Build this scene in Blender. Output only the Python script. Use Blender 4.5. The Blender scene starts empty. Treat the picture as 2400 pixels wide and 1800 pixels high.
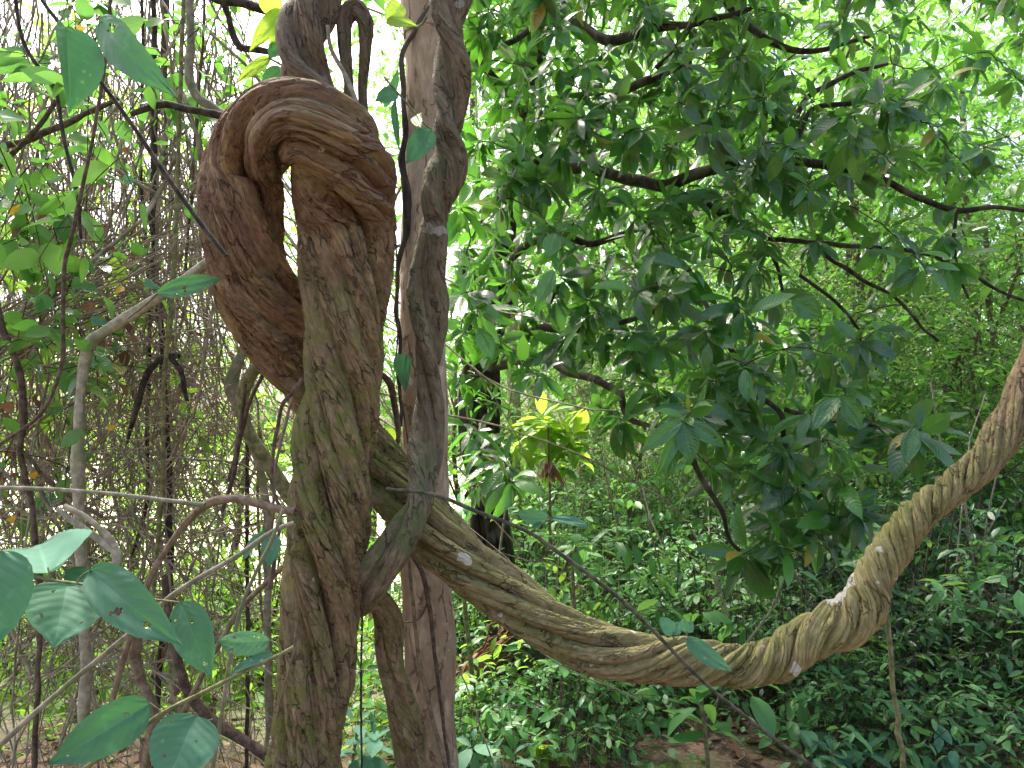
import bpy, math
import numpy as np
pi = math.pi
W, H, F = 2400., 1800., 1779.
PITCH = math.radians(5)
CAM = np.array([0, 0, 1.6])
FW = np.array([0, math.cos(PITCH), math.sin(PITCH)])
UPV = np.array([0, -math.sin(PITCH), math.cos(PITCH)])
RT = np.array([1., 0, 0])
SC = bpy.context.scene
COL = SC.collection


def P(px, py, d):
    """world point seen at photo pixel (px,py) at depth d metres"""
    px, py, d = [np.asarray(a, float) for a in (px, py, d)]
    return CAM + d[..., None] * (FW + RT * ((px - 1200) / F)[..., None] - UPV * ((py - 900) / F)[..., None])


def sstep(a, b, x):
    t = np.clip((np.asarray(x, float) - a) / (b - a), 0, 1)
    return t * t * (3 - 2 * t)


def nrmz(v):
    return v / np.maximum(np.linalg.norm(v, axis=-1, keepdims=True), 1e-9)


# ------------------------------------------------------------------ noise
def _h(ix, iy, iz, s):
    n = (ix * 374761393 + iy * 668265263 + iz * 2147483647 + s * 974711) & 0x7fffffff
    n = ((n ^ (n >> 13)) * 1274126177) & 0x7fffffff
    n = ((n ^ (n >> 15)) * 668265263) & 0x7fffffff
    return (n ^ (n >> 12)) & 1023


_g = np.random.RandomState(3).normal(size=(1024, 3))
_g /= np.linalg.norm(_g, axis=1, keepdims=True)


def pnoise(p, s=0):
    p = np.asarray(p, float)
    i = np.floor(p).astype(np.int64)
    f = p - i
    u = f * f * f * (f * (f * 6 - 15) + 10)
    out = 0
    for dx in (0, 1):
        for dy in (0, 1):
            for dz in (0, 1):
                g = _g[_h(i[..., 0] + dx, i[..., 1] + dy, i[..., 2] + dz, s)]
                d = f - np.array([dx, dy, dz])
                w = ((u[..., 0] if dx else 1 - u[..., 0]) * (u[..., 1] if dy else 1 - u[..., 1]) * (u[..., 2] if dz else 1 - u[..., 2]))
                out = out + w * (g * d).sum(-1)
    return out * 1.5


def gz(x, y):
    x = np.asarray(x, float); y = np.asarray(y, float)
    r = sstep(-1.8, 1.2, x)
    rise = r * np.clip(0.085 * (y - 5), 0, 2.6)
    fall = (1 - r) * np.clip(0.13 * (y - 3.5), 0, 2.2)
    q = np.stack([x * .5, y * .5, x * 0], -1)
    return rise - fall + .10 * pnoise(q) + .03 * pnoise(q * 4.1, 5)


# ------------------------------------------------------------------ object helpers
ORG = {}


def tag(o, label=None, cat=None, group=None, kind=None):
    for k, v in (('label', label), ('category', cat), ('group', group), ('kind', kind)):
        if v:
            o[k] = v
    return o


def empty(name, loc):
    o = bpy.data.objects.new(name, None)
    o.empty_display_size = .1
    o.location = [float(a) for a in loc]
    COL.objects.link(o)
    ORG[o.name] = np.array(loc, float)
    return o


def mesh_obj(name, V, faces, mat, parent=None, origin=None, smooth=True, uv=None, vec=None, tint=None):
    """faces: list of (M,k) int arrays"""
    V = np.asarray(V, float).reshape(-1, 3)
    if parent is not None:
        origin = ORG[parent.name]
    elif origin is None:
        origin = V.mean(0); 
    V = V - origin
    me = bpy.data.meshes.new(name)
    me.vertices.add(len(V)); me.vertices.foreach_set('co', V.astype(np.float32).ravel())
    idx = np.concatenate([f.ravel() for f in faces]).astype(np.int32)
    tot = np.concatenate([np.full(len(f), f.shape[1]) for f in faces]).astype(np.int32)
    st = np.concatenate([[0], np.cumsum(tot)[:-1]]).astype(np.int32)
    me.loops.add(len(idx)); me.loops.foreach_set('vertex_index', idx)
    me.polygons.add(len(tot)); me.polygons.foreach_set('loop_start', st); me.polygons.foreach_set('loop_total', tot)
    me.polygons.foreach_set('use_smooth', np.full(len(tot), smooth))
    if uv is not None:
        l = me.uv_layers.new(name='UVMap')
        l.data.foreach_set('uv', np.asarray(uv).reshape(-1, 2)[idx].astype(np.float32).ravel())
    if vec is not None:
        a = me.attributes.new('bk', 'FLOAT_VECTOR', 'POINT'); a.data.foreach_set('vector', np.asarray(vec, np.float32).ravel())
    if tint is not None:
        a = me.attributes.new('tint', 'FLOAT_VECTOR', 'POINT'); a.data.foreach_set('vector', np.asarray(tint, np.float32).ravel())
    me.update(calc_edges=True)
    if mat:
        me.materials.append(mat)
    o = bpy.data.objects.new(name, me)
    COL.objects.link(o)
    if parent is not None:
        o.parent = parent
    else:
        o.location = [float(a) for a in origin]
    ORG[o.name] = np.array(origin, float)
    return o


def grid_faces(N, R, C, closed=False, flip=False):
    """N patches of R rows x C cols"""
    r = np.arange(R - 1); c = np.arange(C if closed else C - 1)
    rr, cc = np.meshgrid(r, c, indexing='ij')
    c2 = (cc + 1) % C
    q = np.stack([rr * C + cc, rr * C + c2, (rr + 1) * C + c2, (rr + 1) * C + cc], -1).reshape(-1, 4)
    if flip:
        q = q[:, ::-1]
    return (q[None] + (np.arange(N) * R * C)[:, None, None]).reshape(-1, 4)


class Batch:
    def __init__(s):
        s.V = []; s.Fc = []; s.U = []; s.n = 0

    def add(s, V, fc, uv=None):
        V = V.reshape(-1, 3)
        s.V.append(V); s.Fc.append(fc + s.n)
        s.U.append(np.zeros((len(V), 2)) if uv is None else uv.reshape(-1, 2)); s.n += len(V)

    def build(s, name, mat, parent=None, origin=None):
        if not s.n:
            return None
        return mesh_obj(name, np.concatenate(s.V), s.Fc, mat, parent, origin, uv=np.concatenate(s.U))


def build_multi(name, parts, parent=None, origin=None):
    """one mesh from several batches, each with its own material"""
    b = Batch(); mi = []
    for bt, m in parts:
        if bt.n:
            for V, fc, U in zip([np.concatenate(bt.V)], [np.concatenate(bt.Fc)], [np.concatenate(bt.U)]):
                b.add(V, fc, U)
            mi.append((len(b.Fc[-1]), m))
    o = b.build(name, mi[0][1], parent, origin)
    for _, m in mi[1:]:
        o.data.materials.append(m)
    o.data.polygons.foreach_set('material_index', np.concatenate([np.full(n, i) for i, (n, _) in enumerate(mi)]).astype(np.int32))
    return o


# ------------------------------------------------------------------ curves & tubes
def cr(pts, n, sub=24):
    p = np.asarray(pts, float)
    d = np.maximum(np.linalg.norm(np.diff(p[:, :3], axis=0), axis=1), 1e-6)
    t = np.concatenate([[0], np.cumsum(d)])
    m = np.gradient(p, t, axis=0) if len(p) > 2 else np.repeat(((p[1] - p[0]) / d[0])[None], 2, 0)
    out = []
    for i in range(len(p) - 1):
        u = np.linspace(0, 1, sub, endpoint=False)[:, None]
        h = d[i]
        out.append((2*u**3-3*u**2+1)*p[i] + (u**3-2*u**2+u)*h*m[i] + (-2*u**3+3*u**2)*p[i+1] + (u**3-u**2)*h*m[i+1])
    q = np.concatenate(out + [p[-1:]])
    L = np.concatenate([[0], np.cumsum(np.linalg.norm(np.diff(q[:, :3], axis=0), axis=1))])
    s = np.linspace(0, L[-1], n)
    return np.stack([np.interp(s, L, q[:, k]) for k in range(q.shape[1])], 1), s


def frames(X):
    T = nrmz(np.gradient(X, axis=0))
    N = np.zeros_like(T)
    a = np.array([1., 0, 0]) if abs(T[0, 0]) < .8 else np.array([0, 1., 0])
    v = a - T[0] * a.dot(T[0]); N[0] = v / np.linalg.norm(v)
    for i in range(1, len(T)):
        v = N[i-1] - T[i] * N[i-1].dot(T[i]); N[i] = v / np.linalg.norm(v)
    return T, N, np.cross(T, N)


def tube(pts, n=None, sides=10, rough=.12, seed=0, knots=0.):
    """pts rows x,y,z,r -> verts, faces; a knobbly stem"""
    p = np.asarray(pts, float)
    L = np.linalg.norm(np.diff(p[:, :3], axis=0), axis=1).sum()
    n = n or int(np.clip(L / .02, 6, 260))
    q, s = cr(p, n)
    X = q[:, :3]; r = q[:, 3]
    T, N, B = frames(X)
    th = np.linspace(0, 2*pi, sides, endpoint=False)
    rm = np.maximum(r.mean(), .002)
    nz = pnoise(np.stack([np.cos(th)[None]*1.2 + s[:, None]*0, np.sin(th)[None]*1.2 + s[:, None]*0, s[:, None]/(rm*7) + th[None]*0], -1), seed)
    n2 = pnoise(np.stack([s*0 + seed, s*0, s/(rm*14)], -1), seed+1)
    kn = knots * np.maximum(0, pnoise(np.stack([s*0+.3, s*0+seed*.7, s/(rm*9)], -1), seed+4) - .25) if knots else 0
    X = X + (N * n2[:, None] + B * np.roll(n2, 5)[:, None]) * rm * .6 * (rough / .12) * np.minimum(1, np.minimum(s, s[-1]-s) / (rm*6+1e-6))[:, None]
    R = r[:, None] * (1 + rough*2*nz + (kn if np.isscalar(kn) else kn[:, None]))
    V = X[:, None] + R[..., None] * (np.cos(th)[None, :, None]*N[:, None] + np.sin(th)[None, :, None]*B[:, None])
    return V, grid_faces(1, n, sides, True)


def hair(paths, r, sides=4):
    """vectorised thin tubes: paths (N,M,3), r (N,) or (N,M)"""
    Np, M, _ = paths.shape
    T = nrmz(np.gradient(paths, axis=1))
    a = np.where(np.abs(T[..., 2:3]) > .8, np.array([1., 0, 0]), np.array([0, 0, 1.]))
    N = nrmz(np.cross(T, a)); B = np.cross(T, N)
    th = np.linspace(0, 2*pi, sides, endpoint=False)
    r = np.asarray(r, float)
    if r.ndim == 1:
        r = r[:, None] * np.linspace(1, .6, M)[None]
    V = paths[:, :, None] + r[:, :, None, None] * (np.cos(th)[:, None]*N[:, :, None] + np.sin(th)[:, None]*B[:, :, None])
    return V, grid_faces(Np, M, sides, True)


def ppts(rows, d, w=None):
    """photo polyline rows (px,py[,w[,d]]) -> x,y,z,r"""
    out = []
    for r in rows:
        dd = r[3] if len(r) > 3 else d
        ww = r[2] if len(r) > 2 and r[2] else w
        out.append(list(P(r[0], r[1], dd)) + [ww / 2 * dd / F])
    return np.array(out)


# ------------------------------------------------------------------ leaves
def prof_ell(u):
    return np.sin(pi * np.clip(u, 0, 1)**.92)**.85 * (1 - .25*sstep(.8, 1, u))


def prof_ov(u):   # ovate with drip tip
    return np.clip(np.sin(pi * np.clip(u, 0, 1)**.72)**.72 * (1 - .45*sstep(.72, 1, u)), 0, 1)


def prof_nar(u):
    return np.sin(pi * np.clip(u, 0, 1)**.8)**1.1


U_LO = np.array([0, .3, .68, 1.]); U_MID = np.array([0, .12, .3, .5, .7, .88, 1.])
V3 = np.array([-1., 0, 1.])


def leaves(batch, base, dr, nr, L, Wd, bend, fold, us=U_LO, vs=V3, prof=prof_ell, wave=None):
    N = len(base)
    dr = nrmz(dr)
    side = nrmz(np.cross(dr, nr)); up = np.cross(side, dr)
    b = np.where(np.abs(bend) < 1e-3, 1e-3, bend)[:, None]
    ang = b * us[None]
    x = (L[:, None]*np.sin(ang)/b)[..., None]; z = (-L[:, None]*(1-np.cos(ang))/b)[..., None]
    c = base[:, None] + dr[:, None]*x + up[:, None]*z
    upu = up[:, None]*np.cos(ang)[..., None] + dr[:, None]*np.sin(ang)[..., None]
    half = prof(us)[None]*Wd[:, None]/2
    cf = np.cos(fold)[:, None, None, None]; sf = np.sin(fold)[:, None, None, None]
    hv = half[:, :, None, None]*vs[None, None, :, None]
    V = c[:, :, None] + hv*cf*side[:, None, None] + np.abs(hv)*sf*upu[:, :, None]
    if wave is not None:
        V = V + upu[:, :, None]*wave
    R, C = len(us), len(vs)
    uv = np.broadcast_to(np.stack(np.meshgrid(us, (vs+1)/2, indexing='ij'), -1)[None], (N, R, C, 2))
    batch.add(V, grid_faces(N, R, C), np.ascontiguousarray(uv))


def rosettes(batch, hub, axis, k, L, rg, ratio=.4, us=U_LO, spread=(50, 105), droop=.35, skip=.0):
    """whorls of k leaves at each hub"""
    n = len(hub)
    axis = nrmz(axis)
    a = np.where(np.abs(axis[:, 2:3]) > .8, np.array([1., 0, 0]), np.array([0, 0, 1.]))
    e1 = nrmz(np.cross(axis, a)); e2 = np.cross(axis, e1)
    ph = (np.arange(k)*2.39996)[None] + rg.uniform(0, 6.28, (n, 1)) + rg.normal(0, .2, (n, k))
    dv = np.radians(np.linspace(spread[0], spread[1], k))[None] + rg.normal(0, .22, (n, k))
    rad = np.cos(ph)[..., None]*e1[:, None] + np.sin(ph)[..., None]*e2[:, None]
    d = axis[:, None]*np.cos(dv)[..., None] + rad*np.sin(dv)[..., None]
    d[..., 2] -= droop*rg.uniform(.4, 1.7, (n, k))
    d = nrmz(d)
    nn = axis[:, None]*.8 + np.array([0, 0, .9]) - rad*.1 + rg.normal(0, .25, (n, k, 3))
    nn = nn - d*(nn*d).sum(-1, keepdims=True)
    LL = L[:, None]*rg.uniform(.45, 1.22, (n, k))
    base = hub[:, None] + d*(L[:, None, None]*.10) - axis[:, None]*(np.arange(k)*.02)[None, :, None]*L[:, None, None]*2
    keep = rg.rand(n*k) >= skip
    f = lambda q: q.reshape(n*k, -1)[keep]
    m = keep.sum()
    leaves(batch, f(base), f(d), nrmz(f(nn)), f(LL)[:, 0], f(LL)[:, 0]*ratio*rg.uniform(.72, 1.28, m), rg.uniform(-.2, 1.2, m), rg.uniform(.0, .65, m), us)


def sprays(lb, tb, base, dr, L, K, leafL, rg, ratio=.42, droop=.35, us=U_LO, prof=prof_ell, rstick=.0025, sides=3, skip=.12, flat=.4):
    """leafy twigs: alternate leaves along a drooping stick"""
    n = len(base)
    dr = nrmz(dr)
    t = np.linspace(.12, 1, K)[None] + rg.uniform(-.03, .03, (n, K))
    pos = lambda tt: base[:, None] + dr[:, None]*(L[:, None]*tt)[..., None] + np.array([0, 0, -1.])*(droop*L[:, None]*tt**2)[..., None]
    tang = nrmz(dr[:, None] + np.array([0, 0, -2.])*(droop*t)[..., None])
    hs = nrmz(np.cross(tang, np.array([0, 0, 1.]) + rg.normal(0, .3, (n, 1, 3))))
    sgn = np.where((np.arange(K) % 2)[None, :, None] > 0, 1., -1.) * np.where(rg.rand(n, K, 1) < .12, -1, 1)
    d = nrmz(tang*rg.uniform(.3, .9, (n, K, 1)) + hs*sgn + rg.normal(0, .28, (n, K, 3)) + np.array([0, 0, -.22]))
    nn = np.array([0, 0, 1.]) + rg.normal(0, flat, (n, K, 3))
    keep = rg.rand(n*K) >= skip
    LL = (leafL[:, None]*rg.uniform(.6, 1.2, (n, K))).ravel()[keep]
    f = lambda q: q.reshape(n*K, 3)[keep]
    m = keep.sum()
    leaves(lb, f(pos(t)), f(d), nrmz(f(nn)), LL, LL*ratio*rg.uniform(.8, 1.25, m), rg.uniform(.1, .8, m), rg.uniform(.0, .45, m), us, prof=prof)
    if tb is not None:
        V, fc = hair(pos(np.broadcast_to(np.linspace(0, 1, 5)[None], (n, 5))), np.full(n, rstick), sides)
        tb.add(V, fc)


# ------------------------------------------------------------------ materials
class NT:
    def __init__(s, m):
        s.t = m.node_tree; s.t.nodes.clear()

    def n(s, typ, ins=None, **kw):
        nd = s.t.nodes.new(typ)
        for k, v in kw.items():
            setattr(nd, k, v)
        for k, v in (ins or {}).items():
            sk = nd.inputs[k]
            if isinstance(v, bpy.types.NodeSocket):
                s.t.links.new(v, sk)
            else:
                sk.default_value = v
        return nd

    def math(s, op, a, b=None, c=None, clamp=False):
        ins = {0: a}
        if b is not None: ins[1] = b
        if c is not None: ins[2] = c
        return s.n('ShaderNodeMath', ins, operation=op, use_clamp=clamp).outputs[0]

    def ramp(s, f, lo, hi):
        return s.n('ShaderNodeMapRange', {'Value': f, 'From Min': lo, 'From Max': hi}, interpolation_type='SMOOTHSTEP').outputs[0]

    def mix(s, f, a, b, mode='MIX'):
        nd = s.n('ShaderNodeMix', data_type='RGBA', blend_type=mode)
        for k, v in ((0, f), (6, a), (7, b)):
            if isinstance(v, bpy.types.NodeSocket): s.t.links.new(v, nd.inputs[k])
            else: nd.inputs[k].default_value = v if k == 0 else (*v, 1)
        return nd.outputs[2]

    def noise(s, vec, scale, det=3, rough=.55):
        return s.n('ShaderNodeTexNoise', {'Vector': vec, 'Scale': scale, 'Detail': det, 'Roughness': rough}).outputs[0]

    def vscale(s, vec, sc):
        return s.n('ShaderNodeMapping', {'Vector': vec, 'Scale': sc}).outputs[0]


def newmat(name):
    m = bpy.data.materials.new(name); m.use_nodes = True
    return m, NT(m)


def leaf_mat(name, dark, light, trans, under=None, rough=.38, tw=.35, spots=0., vein=.5, nv=9, spec=.5, yel=.0, bumpk=.35):
    m, t = newmat(name)
    geo = t.n('ShaderNodeNewGeometry')
    rnd = geo.outputs['Random Per Island']
    r2 = t.math('FRACT', t.math('MULTIPLY', rnd, 37.7))
    uv = t.n('ShaderNodeUVMap', uv_map='UVMap').outputs[0]
    sp = t.n('ShaderNodeSeparateXYZ', {0: uv})
    av = t.math('ABSOLUTE', t.math('MULTIPLY_ADD', sp.outputs[1], 2., -1.))
    co = t.n('ShaderNodeTexCoord').outputs['Object']
    nz = t.noise(co, 14 if spots else 7, 3)
    col = t.mix(t.math('POWER', rnd, 1.8), dark, light)
    col = t.mix(t.math('MULTIPLY', nz, .35), col, [c*.55 for c in dark])
    mid = t.ramp(av, .05, .012)
    if vein:
        c = t.math('SUBTRACT', t.math('MULTIPLY', sp.outputs[0], float(nv)), t.math('MULTIPLY', t.math('POWER', av, 1.3), 2.2))
        fr = t.math('ABSOLUTE', t.math('SUBTRACT', t.math('FRACT', c), .5))
        vn = t.math('MULTIPLY', t.ramp(fr, .08, .01), .55)
        vm = t.math('MAXIMUM', mid, vn)
        pillow = t.math('SUBTRACT', fr, t.math('MULTIPLY', vm, .3))
        col = t.mix(t.math('MULTIPLY', vm, vein), col, [min(1, a*1.7+.03) for a in light])
    else:
        vm = mid; pillow = t.math('MULTIPLY', mid, -1)
    if yel:
        col = t.mix(t.math('GREATER_THAN', r2, 1-yel), col, (.35, .26, .03))
    if spots:
        vo = t.n('ShaderNodeTexVoronoi', {'Vector': co, 'Scale': 55.})
        sel = t.math('MULTIPLY', t.ramp(vo.outputs['Distance'], .22, .12), t.ramp(t.noise(co, 9, 1), .55, .66))
        col = t.mix(t.math('MULTIPLY', sel, spots), col, (.42, .44, .33))
        col = t.mix(t.math('MULTIPLY', t.ramp(t.noise(co, 30, 4), .56, .75), .35), col, [min(1, a*1.9) for a in light])
    if under:
        col = t.mix(geo.outputs['Backfacing'], col, t.mix(t.math('MULTIPLY', r2, 1.), under, [c*.6 for c in under]))
    bump = t.n('ShaderNodeBump', {'Strength': bumpk, 'Distance': .004, 'Height': pillow}).outputs[0]
    rg = t.math('MULTIPLY_ADD', nz, .25, rough-.1)
    bs = t.n('ShaderNodeBsdfPrincipled', {'Base Color': col, 'Roughness': rg, 'Specular IOR Level': spec, 'Normal': bump})
    tc = t.mix(rnd, trans, [trans[0]*1.35, trans[1]*1.1, trans[2]])
    tr = t.n('ShaderNodeBsdfTranslucent', {'Color': tc, 'Normal': bump})
    mx = t.n('ShaderNodeMixShader', {0: tw, 1: bs.outputs[0], 2: tr.outputs[0]})
    t.n('ShaderNodeOutputMaterial', {0: mx.outputs[0]})
    return m


def stem_mat(name, a, b, scale=30, lichen=None, rough=.85, stretch=1.):
    m, t = newmat(name)
    co = t.n('ShaderNodeTexCoord').outputs['Object']
    n1 = t.noise(t.vscale(co, (1, 1, stretch)), scale, 5, .65)
    n2 = t.noise(co, scale*.22, 2)
    col = t.mix(t.ramp(n1, .35, .68), a, b)
    if lichen:
        col = t.mix(t.math('MULTIPLY', t.ramp(n2, .52, .66), .8), col, lichen)
    bump = t.n('ShaderNodeBump', {'Strength': .7, 'Distance': .006, 'Height': n1}).outputs[0]
    bs = t.n('ShaderNodeBsdfPrincipled', {'Base Color': col, 'Roughness': rough, 'Specular IOR Level': .25, 'Normal': bump})
    t.n('ShaderNodeOutputMaterial', {0: bs.outputs[0]})
    return m


def bark_mat(name, tan, red, moss, pale, dark, bscale=1., lo=.42):
    """fibrous bark; 'bk' = metres round/along the strands, 'tint' = (redness, moss, lichen)"""
    m, t = newmat(name)
    bk = t.n('ShaderNodeAttribute', attribute_name='bk').outputs['Vector']
    ti = t.n('ShaderNodeSeparateXYZ', {0: t.n('ShaderNodeAttribute', attribute_name='tint').outputs['Vector']})
    co = t.n('ShaderNodeTexCoord').outputs['Object']
    nor = t.n('ShaderNodeSeparateXYZ', {0: t.n('ShaderNodeNewGeometry').outputs['Normal']})
    fib = t.noise(t.vscale(bk, (1, 1, .34)), 120*bscale, 6, .7)
    fine = t.noise(t.vscale(bk, (1, 1, .8)), 330*bscale, 3, .6)
    pat = t.noise(co, 9, 4, .6)
    pat2 = t.noise(t.vscale(bk, (1, 1, .45)), 26*bscale, 4, .65)
    col = t.mix(t.ramp(fib, .3, .7), [c*lo for c in tan], tan)
    rcol = t.mix(t.ramp(fib, .3, .7), [c*lo for c in red], red)
    rf = t.math('MULTIPLY', ti.outputs[0], t.ramp(pat, .28, .55), clamp=True)
    col = t.mix(rf, col, rcol)
    col = t.mix(t.math('MULTIPLY', t.ramp(pat2, .5, .7), .45), col, [min(1, c*1.7) for c in tan])
    col = t.mix(t.math('MULTIPLY', ti.outputs[0], -1., clamp=True), col, t.mix(t.ramp(fib, .3, .7), (.21, .175, .085), (.46, .385, .19)))
    mf = t.math('MULTIPLY', ti.outputs[1], t.ramp(t.math('ADD', t.noise(co, 17, 4, .7), t.math('MULTIPLY', nor.outputs[2], .16)), .42, .62), clamp=True)
    mossc = t.mix(fine, [c*.5 for c in moss], [c*1.35 for c in moss])
    col = t.mix(mf, col, mossc)
    vo = t.math('ADD', t.noise(co, 11, 2, .45), t.math('MULTIPLY', ti.outputs[2], .19))
    lf = t.math('MULTIPLY', t.math('MULTIPLY', t.ramp(vo, .745, .765), t.ramp(fine, .3, .5)), .85)
    col = t.mix(lf, col, pale)
    # flaking bark plates: thin dark fissures
    vd = t.n('ShaderNodeTexVoronoi', {'Vector': t.n('ShaderNodeVectorMath', {0: t.vscale(bk, (1, 1, .32)), 1: t.n('ShaderNodeVectorMath', {0: t.n('ShaderNodeTexNoise', {'Vector': bk, 'Scale': 45., 'Detail': 2.}).outputs['Color'], 1: (.022, .022, .022)}, operation='MULTIPLY').outputs[0]}).outputs[0], 'Scale': 30*bscale}, feature='DISTANCE_TO_EDGE').outputs['Distance']
    fis = t.math('MULTIPLY', t.ramp(vd, .06, .0), t.ramp(t.noise(co, 14, 2), .44, .6))
    h = t.math('ADD', t.math('MULTIPLY', fib, .6), t.math('ADD', t.math('MULTIPLY', fine, .25), t.math('MULTIPLY', fis, -.7)))
    col = t.mix(t.math('MULTIPLY', fis, .55), col, dark)
    bump = t.n('ShaderNodeBump', {'Strength': 1., 'Distance': .014, 'Height': h}).outputs[0]
    bs = t.n('ShaderNodeBsdfPrincipled', {'Base Color': col, 'Roughness': .82, 'Specular IOR Level': .25, 'Normal': bump})
    t.n('ShaderNodeOutputMaterial', {0: bs.outputs[0]})
    return m


M = {}
M['liana'] = bark_mat('liana_bark', (.32, .245, .14), (.28, .165, .115), (.18, .195, .05), (.66, .64, .58), (.05, .03, .02))
M['liana_dark'] = bark_mat('knobbly_bark', (.25, .195, .135), (.23, .16, .125), (.12, .14, .055), (.42, .42, .38), (.04, .03, .02))
M['liana_grey'] = bark_mat('liana_grey_bark', (.25, .195, .145), (.24, .16, .13), (.13, .15, .06), (.5, .5, .45), (.05, .04, .03))
M['smooth'] = bark_mat('smooth_bark', (.55, .43, .325), (.34, .225, .15), (.20, .20, .10), (.66, .66, .58), (.10, .06, .045), .55, .8)
M['dark_bark'] = stem_mat('dark_bark', (.018, .014, .011), (.075, .058, .044), 26, (.12, .11, .085), stretch=.4)
M['pale_bark'] = stem_mat('pale_bark', (.30, .25, .18), (.52, .45, .34), 12, (.20, .23, .07))
M['brown_bark'] = stem_mat('brown_bark', (.08, .055, .04), (.2, .15, .11), 22, (.13, .15, .06), stretch=.3)
M['grey_stem'] = stem_mat('grey_stem', (.16, .145, .11), (.33, .30, .24), 40, (.14, .16, .08))
M['cable_stem'] = stem_mat('cable_stem', (.035, .035, .025), (.13, .12, .085), 40)
M['pale_stem'] = stem_mat('pale_stem', (.22, .20, .145), (.43, .39, .30), 40, (.20, .22, .11))
M['tan_stem'] = stem_mat('tan_stem', (.12, .085, .055), (.27, .205, .14), 40)
M['brown_stem'] = stem_mat('brown_stem', (.055, .038, .03), (.16, .11, .085), 45)
M['dark_stem'] = stem_mat('dark_stem', (.022, .017, .016), (.09, .07, .062), 40)
M['green_stem'] = stem_mat('green_stem', (.10, .11, .045), (.26, .25, .13), 40)
M['twig'] = stem_mat('twig_bark', (.05, .04, .03), (.12, .095, .07), 60)
M['dry'] = stem_mat('dry_twig', (.16, .13, .10), (.42, .36, .285), 12)
M['ever'] = leaf_mat('evergreen_leaf', (.010, .05, .016), (.085, .28, .042), (.14, .46, .04), (.11, .13, .10), .2, .3, spec=.8, vein=.28, nv=11, yel=.006)
M['mid'] = leaf_mat('forest_leaf', (.04, .14, .028), (.10, .27, .045), (.19, .52, .07), None, .42, .42, vein=0)
M['mid2'] = leaf_mat('light_forest_leaf', (.05, .16, .03), (.12, .31, .05), (.22, .56, .08), None, .42, .42, vein=0)
M['lime'] = leaf_mat('lime_leaf', (.08, .20, .025), (.20, .38, .04), (.32, .66, .07), None, .45, .5, vein=0, yel=.03)
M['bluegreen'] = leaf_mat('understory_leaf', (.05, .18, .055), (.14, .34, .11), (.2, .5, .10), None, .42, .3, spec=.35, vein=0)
M['under_shaded'] = leaf_mat('shaded_understory_leaf', (.03, .10, .042), (.08, .20, .075), (.10, .28, .06), None, spec=.35, rough=.42, tw=.22, vein=0)# understory leaf again, with shade put into its darker colours
M['feather'] = leaf_mat('feathery_leaf', (.07, .17, .06), (.15, .30, .10), (.3, .52, .12), None, .5, .45, vein=0)
M['hero'] = leaf_mat('broad_leaf', (.07, .175, .105), (.09, .205, .125), (.08, .32, .08), (.12, .2, .10), .58, .2, spots=.7, vein=.2, nv=8, bumpk=.12, spec=.2)
M['heropale'] = leaf_mat('pale_broad_leaf', (.07, .19, .125), (.10, .235, .165), (.12, .34, .16), (.12, .2, .12), .62, .25, spots=.4, vein=.2, nv=8, bumpk=.12, spec=.15)
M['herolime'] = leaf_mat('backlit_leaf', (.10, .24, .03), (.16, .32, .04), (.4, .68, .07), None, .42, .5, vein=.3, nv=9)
M['yellow'] = leaf_mat('yellow_leaf', (.45, .30, .02), (.6, .38, .03), (.6, .4, .03), None, .5, .35, vein=.3)
M['deadleaf'] = leaf_mat('dead_leaf', (.14, .07, .04), (.36, .23, .15), (.2, .1, .05), None, .7, .2, vein=.3)


def ground_mat():
    m, t = newmat('forest_floor')
    co = t.n('ShaderNodeTexCoord').outputs['Object']
    sp = t.n('ShaderNodeSeparateXYZ', {0: co})
    n1 = t.noise(co, 9, 6, .65); n2 = t.noise(co, 1.1, 3); n3 = t.noise(co, 40, 3)
    soil = t.mix(t.ramp(n1, .3, .7), (.05, .035, .024), (.19, .13, .095))
    soil = t.mix(t.ramp(n3, .55, .7), soil, (.30, .21, .16))
    green = t.mix(n3, (.05, .10, .025), (.13, .22, .05))
    col = t.mix(t.math('MULTIPLY', t.ramp(n2, .5, .62), .6), soil, green)
    # clearing on the falling slope: pale dry ground, sunlit glare put into its colour
    cl = t.math('MULTIPLY', t.ramp(sp.outputs[0], .2, -1.6), t.ramp(sp.outputs[1], 4.2, 6.5))
    dry = t.mix(t.ramp(n1, .35, .65), (.52, .47, .34), (.74, .70, .56))
    dry = t.mix(t.math('MULTIPLY', t.ramp(n2, .45, .6), .5), dry, (.34, .42, .13))
    col = t.mix(cl, col, dry)
    bump = t.n('ShaderNodeBump', {'Strength': .8, 'Distance': .04, 'Height': n1}).outputs[0]
    bs = t.n('ShaderNodeBsdfPrincipled', {'Base Color': col, 'Roughness': .95, 'Specular IOR Level': .15, 'Normal': bump})
    t.n('ShaderNodeOutputMaterial', {0: bs.outputs[0]})
    return m


M['ground'] = ground_mat()

# ------------------------------------------------------------------ ground
k = np.linspace(-1, 1, 221)
gx = np.sign(k)*(np.abs(k)*14 + np.abs(k)**6*420)
k2 = np.linspace(0, 1, 221)
gy = -14 + k2*40 + k2**7*520
GX, GY = np.meshgrid(gx, gy, indexing='ij')
mesh_obj('ground', np.stack([GX, GY, gz(GX, GY)], -1), [grid_faces(1, 221, 221)], M['ground'], origin=np.zeros(3))['kind'] = 'structure'


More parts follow.
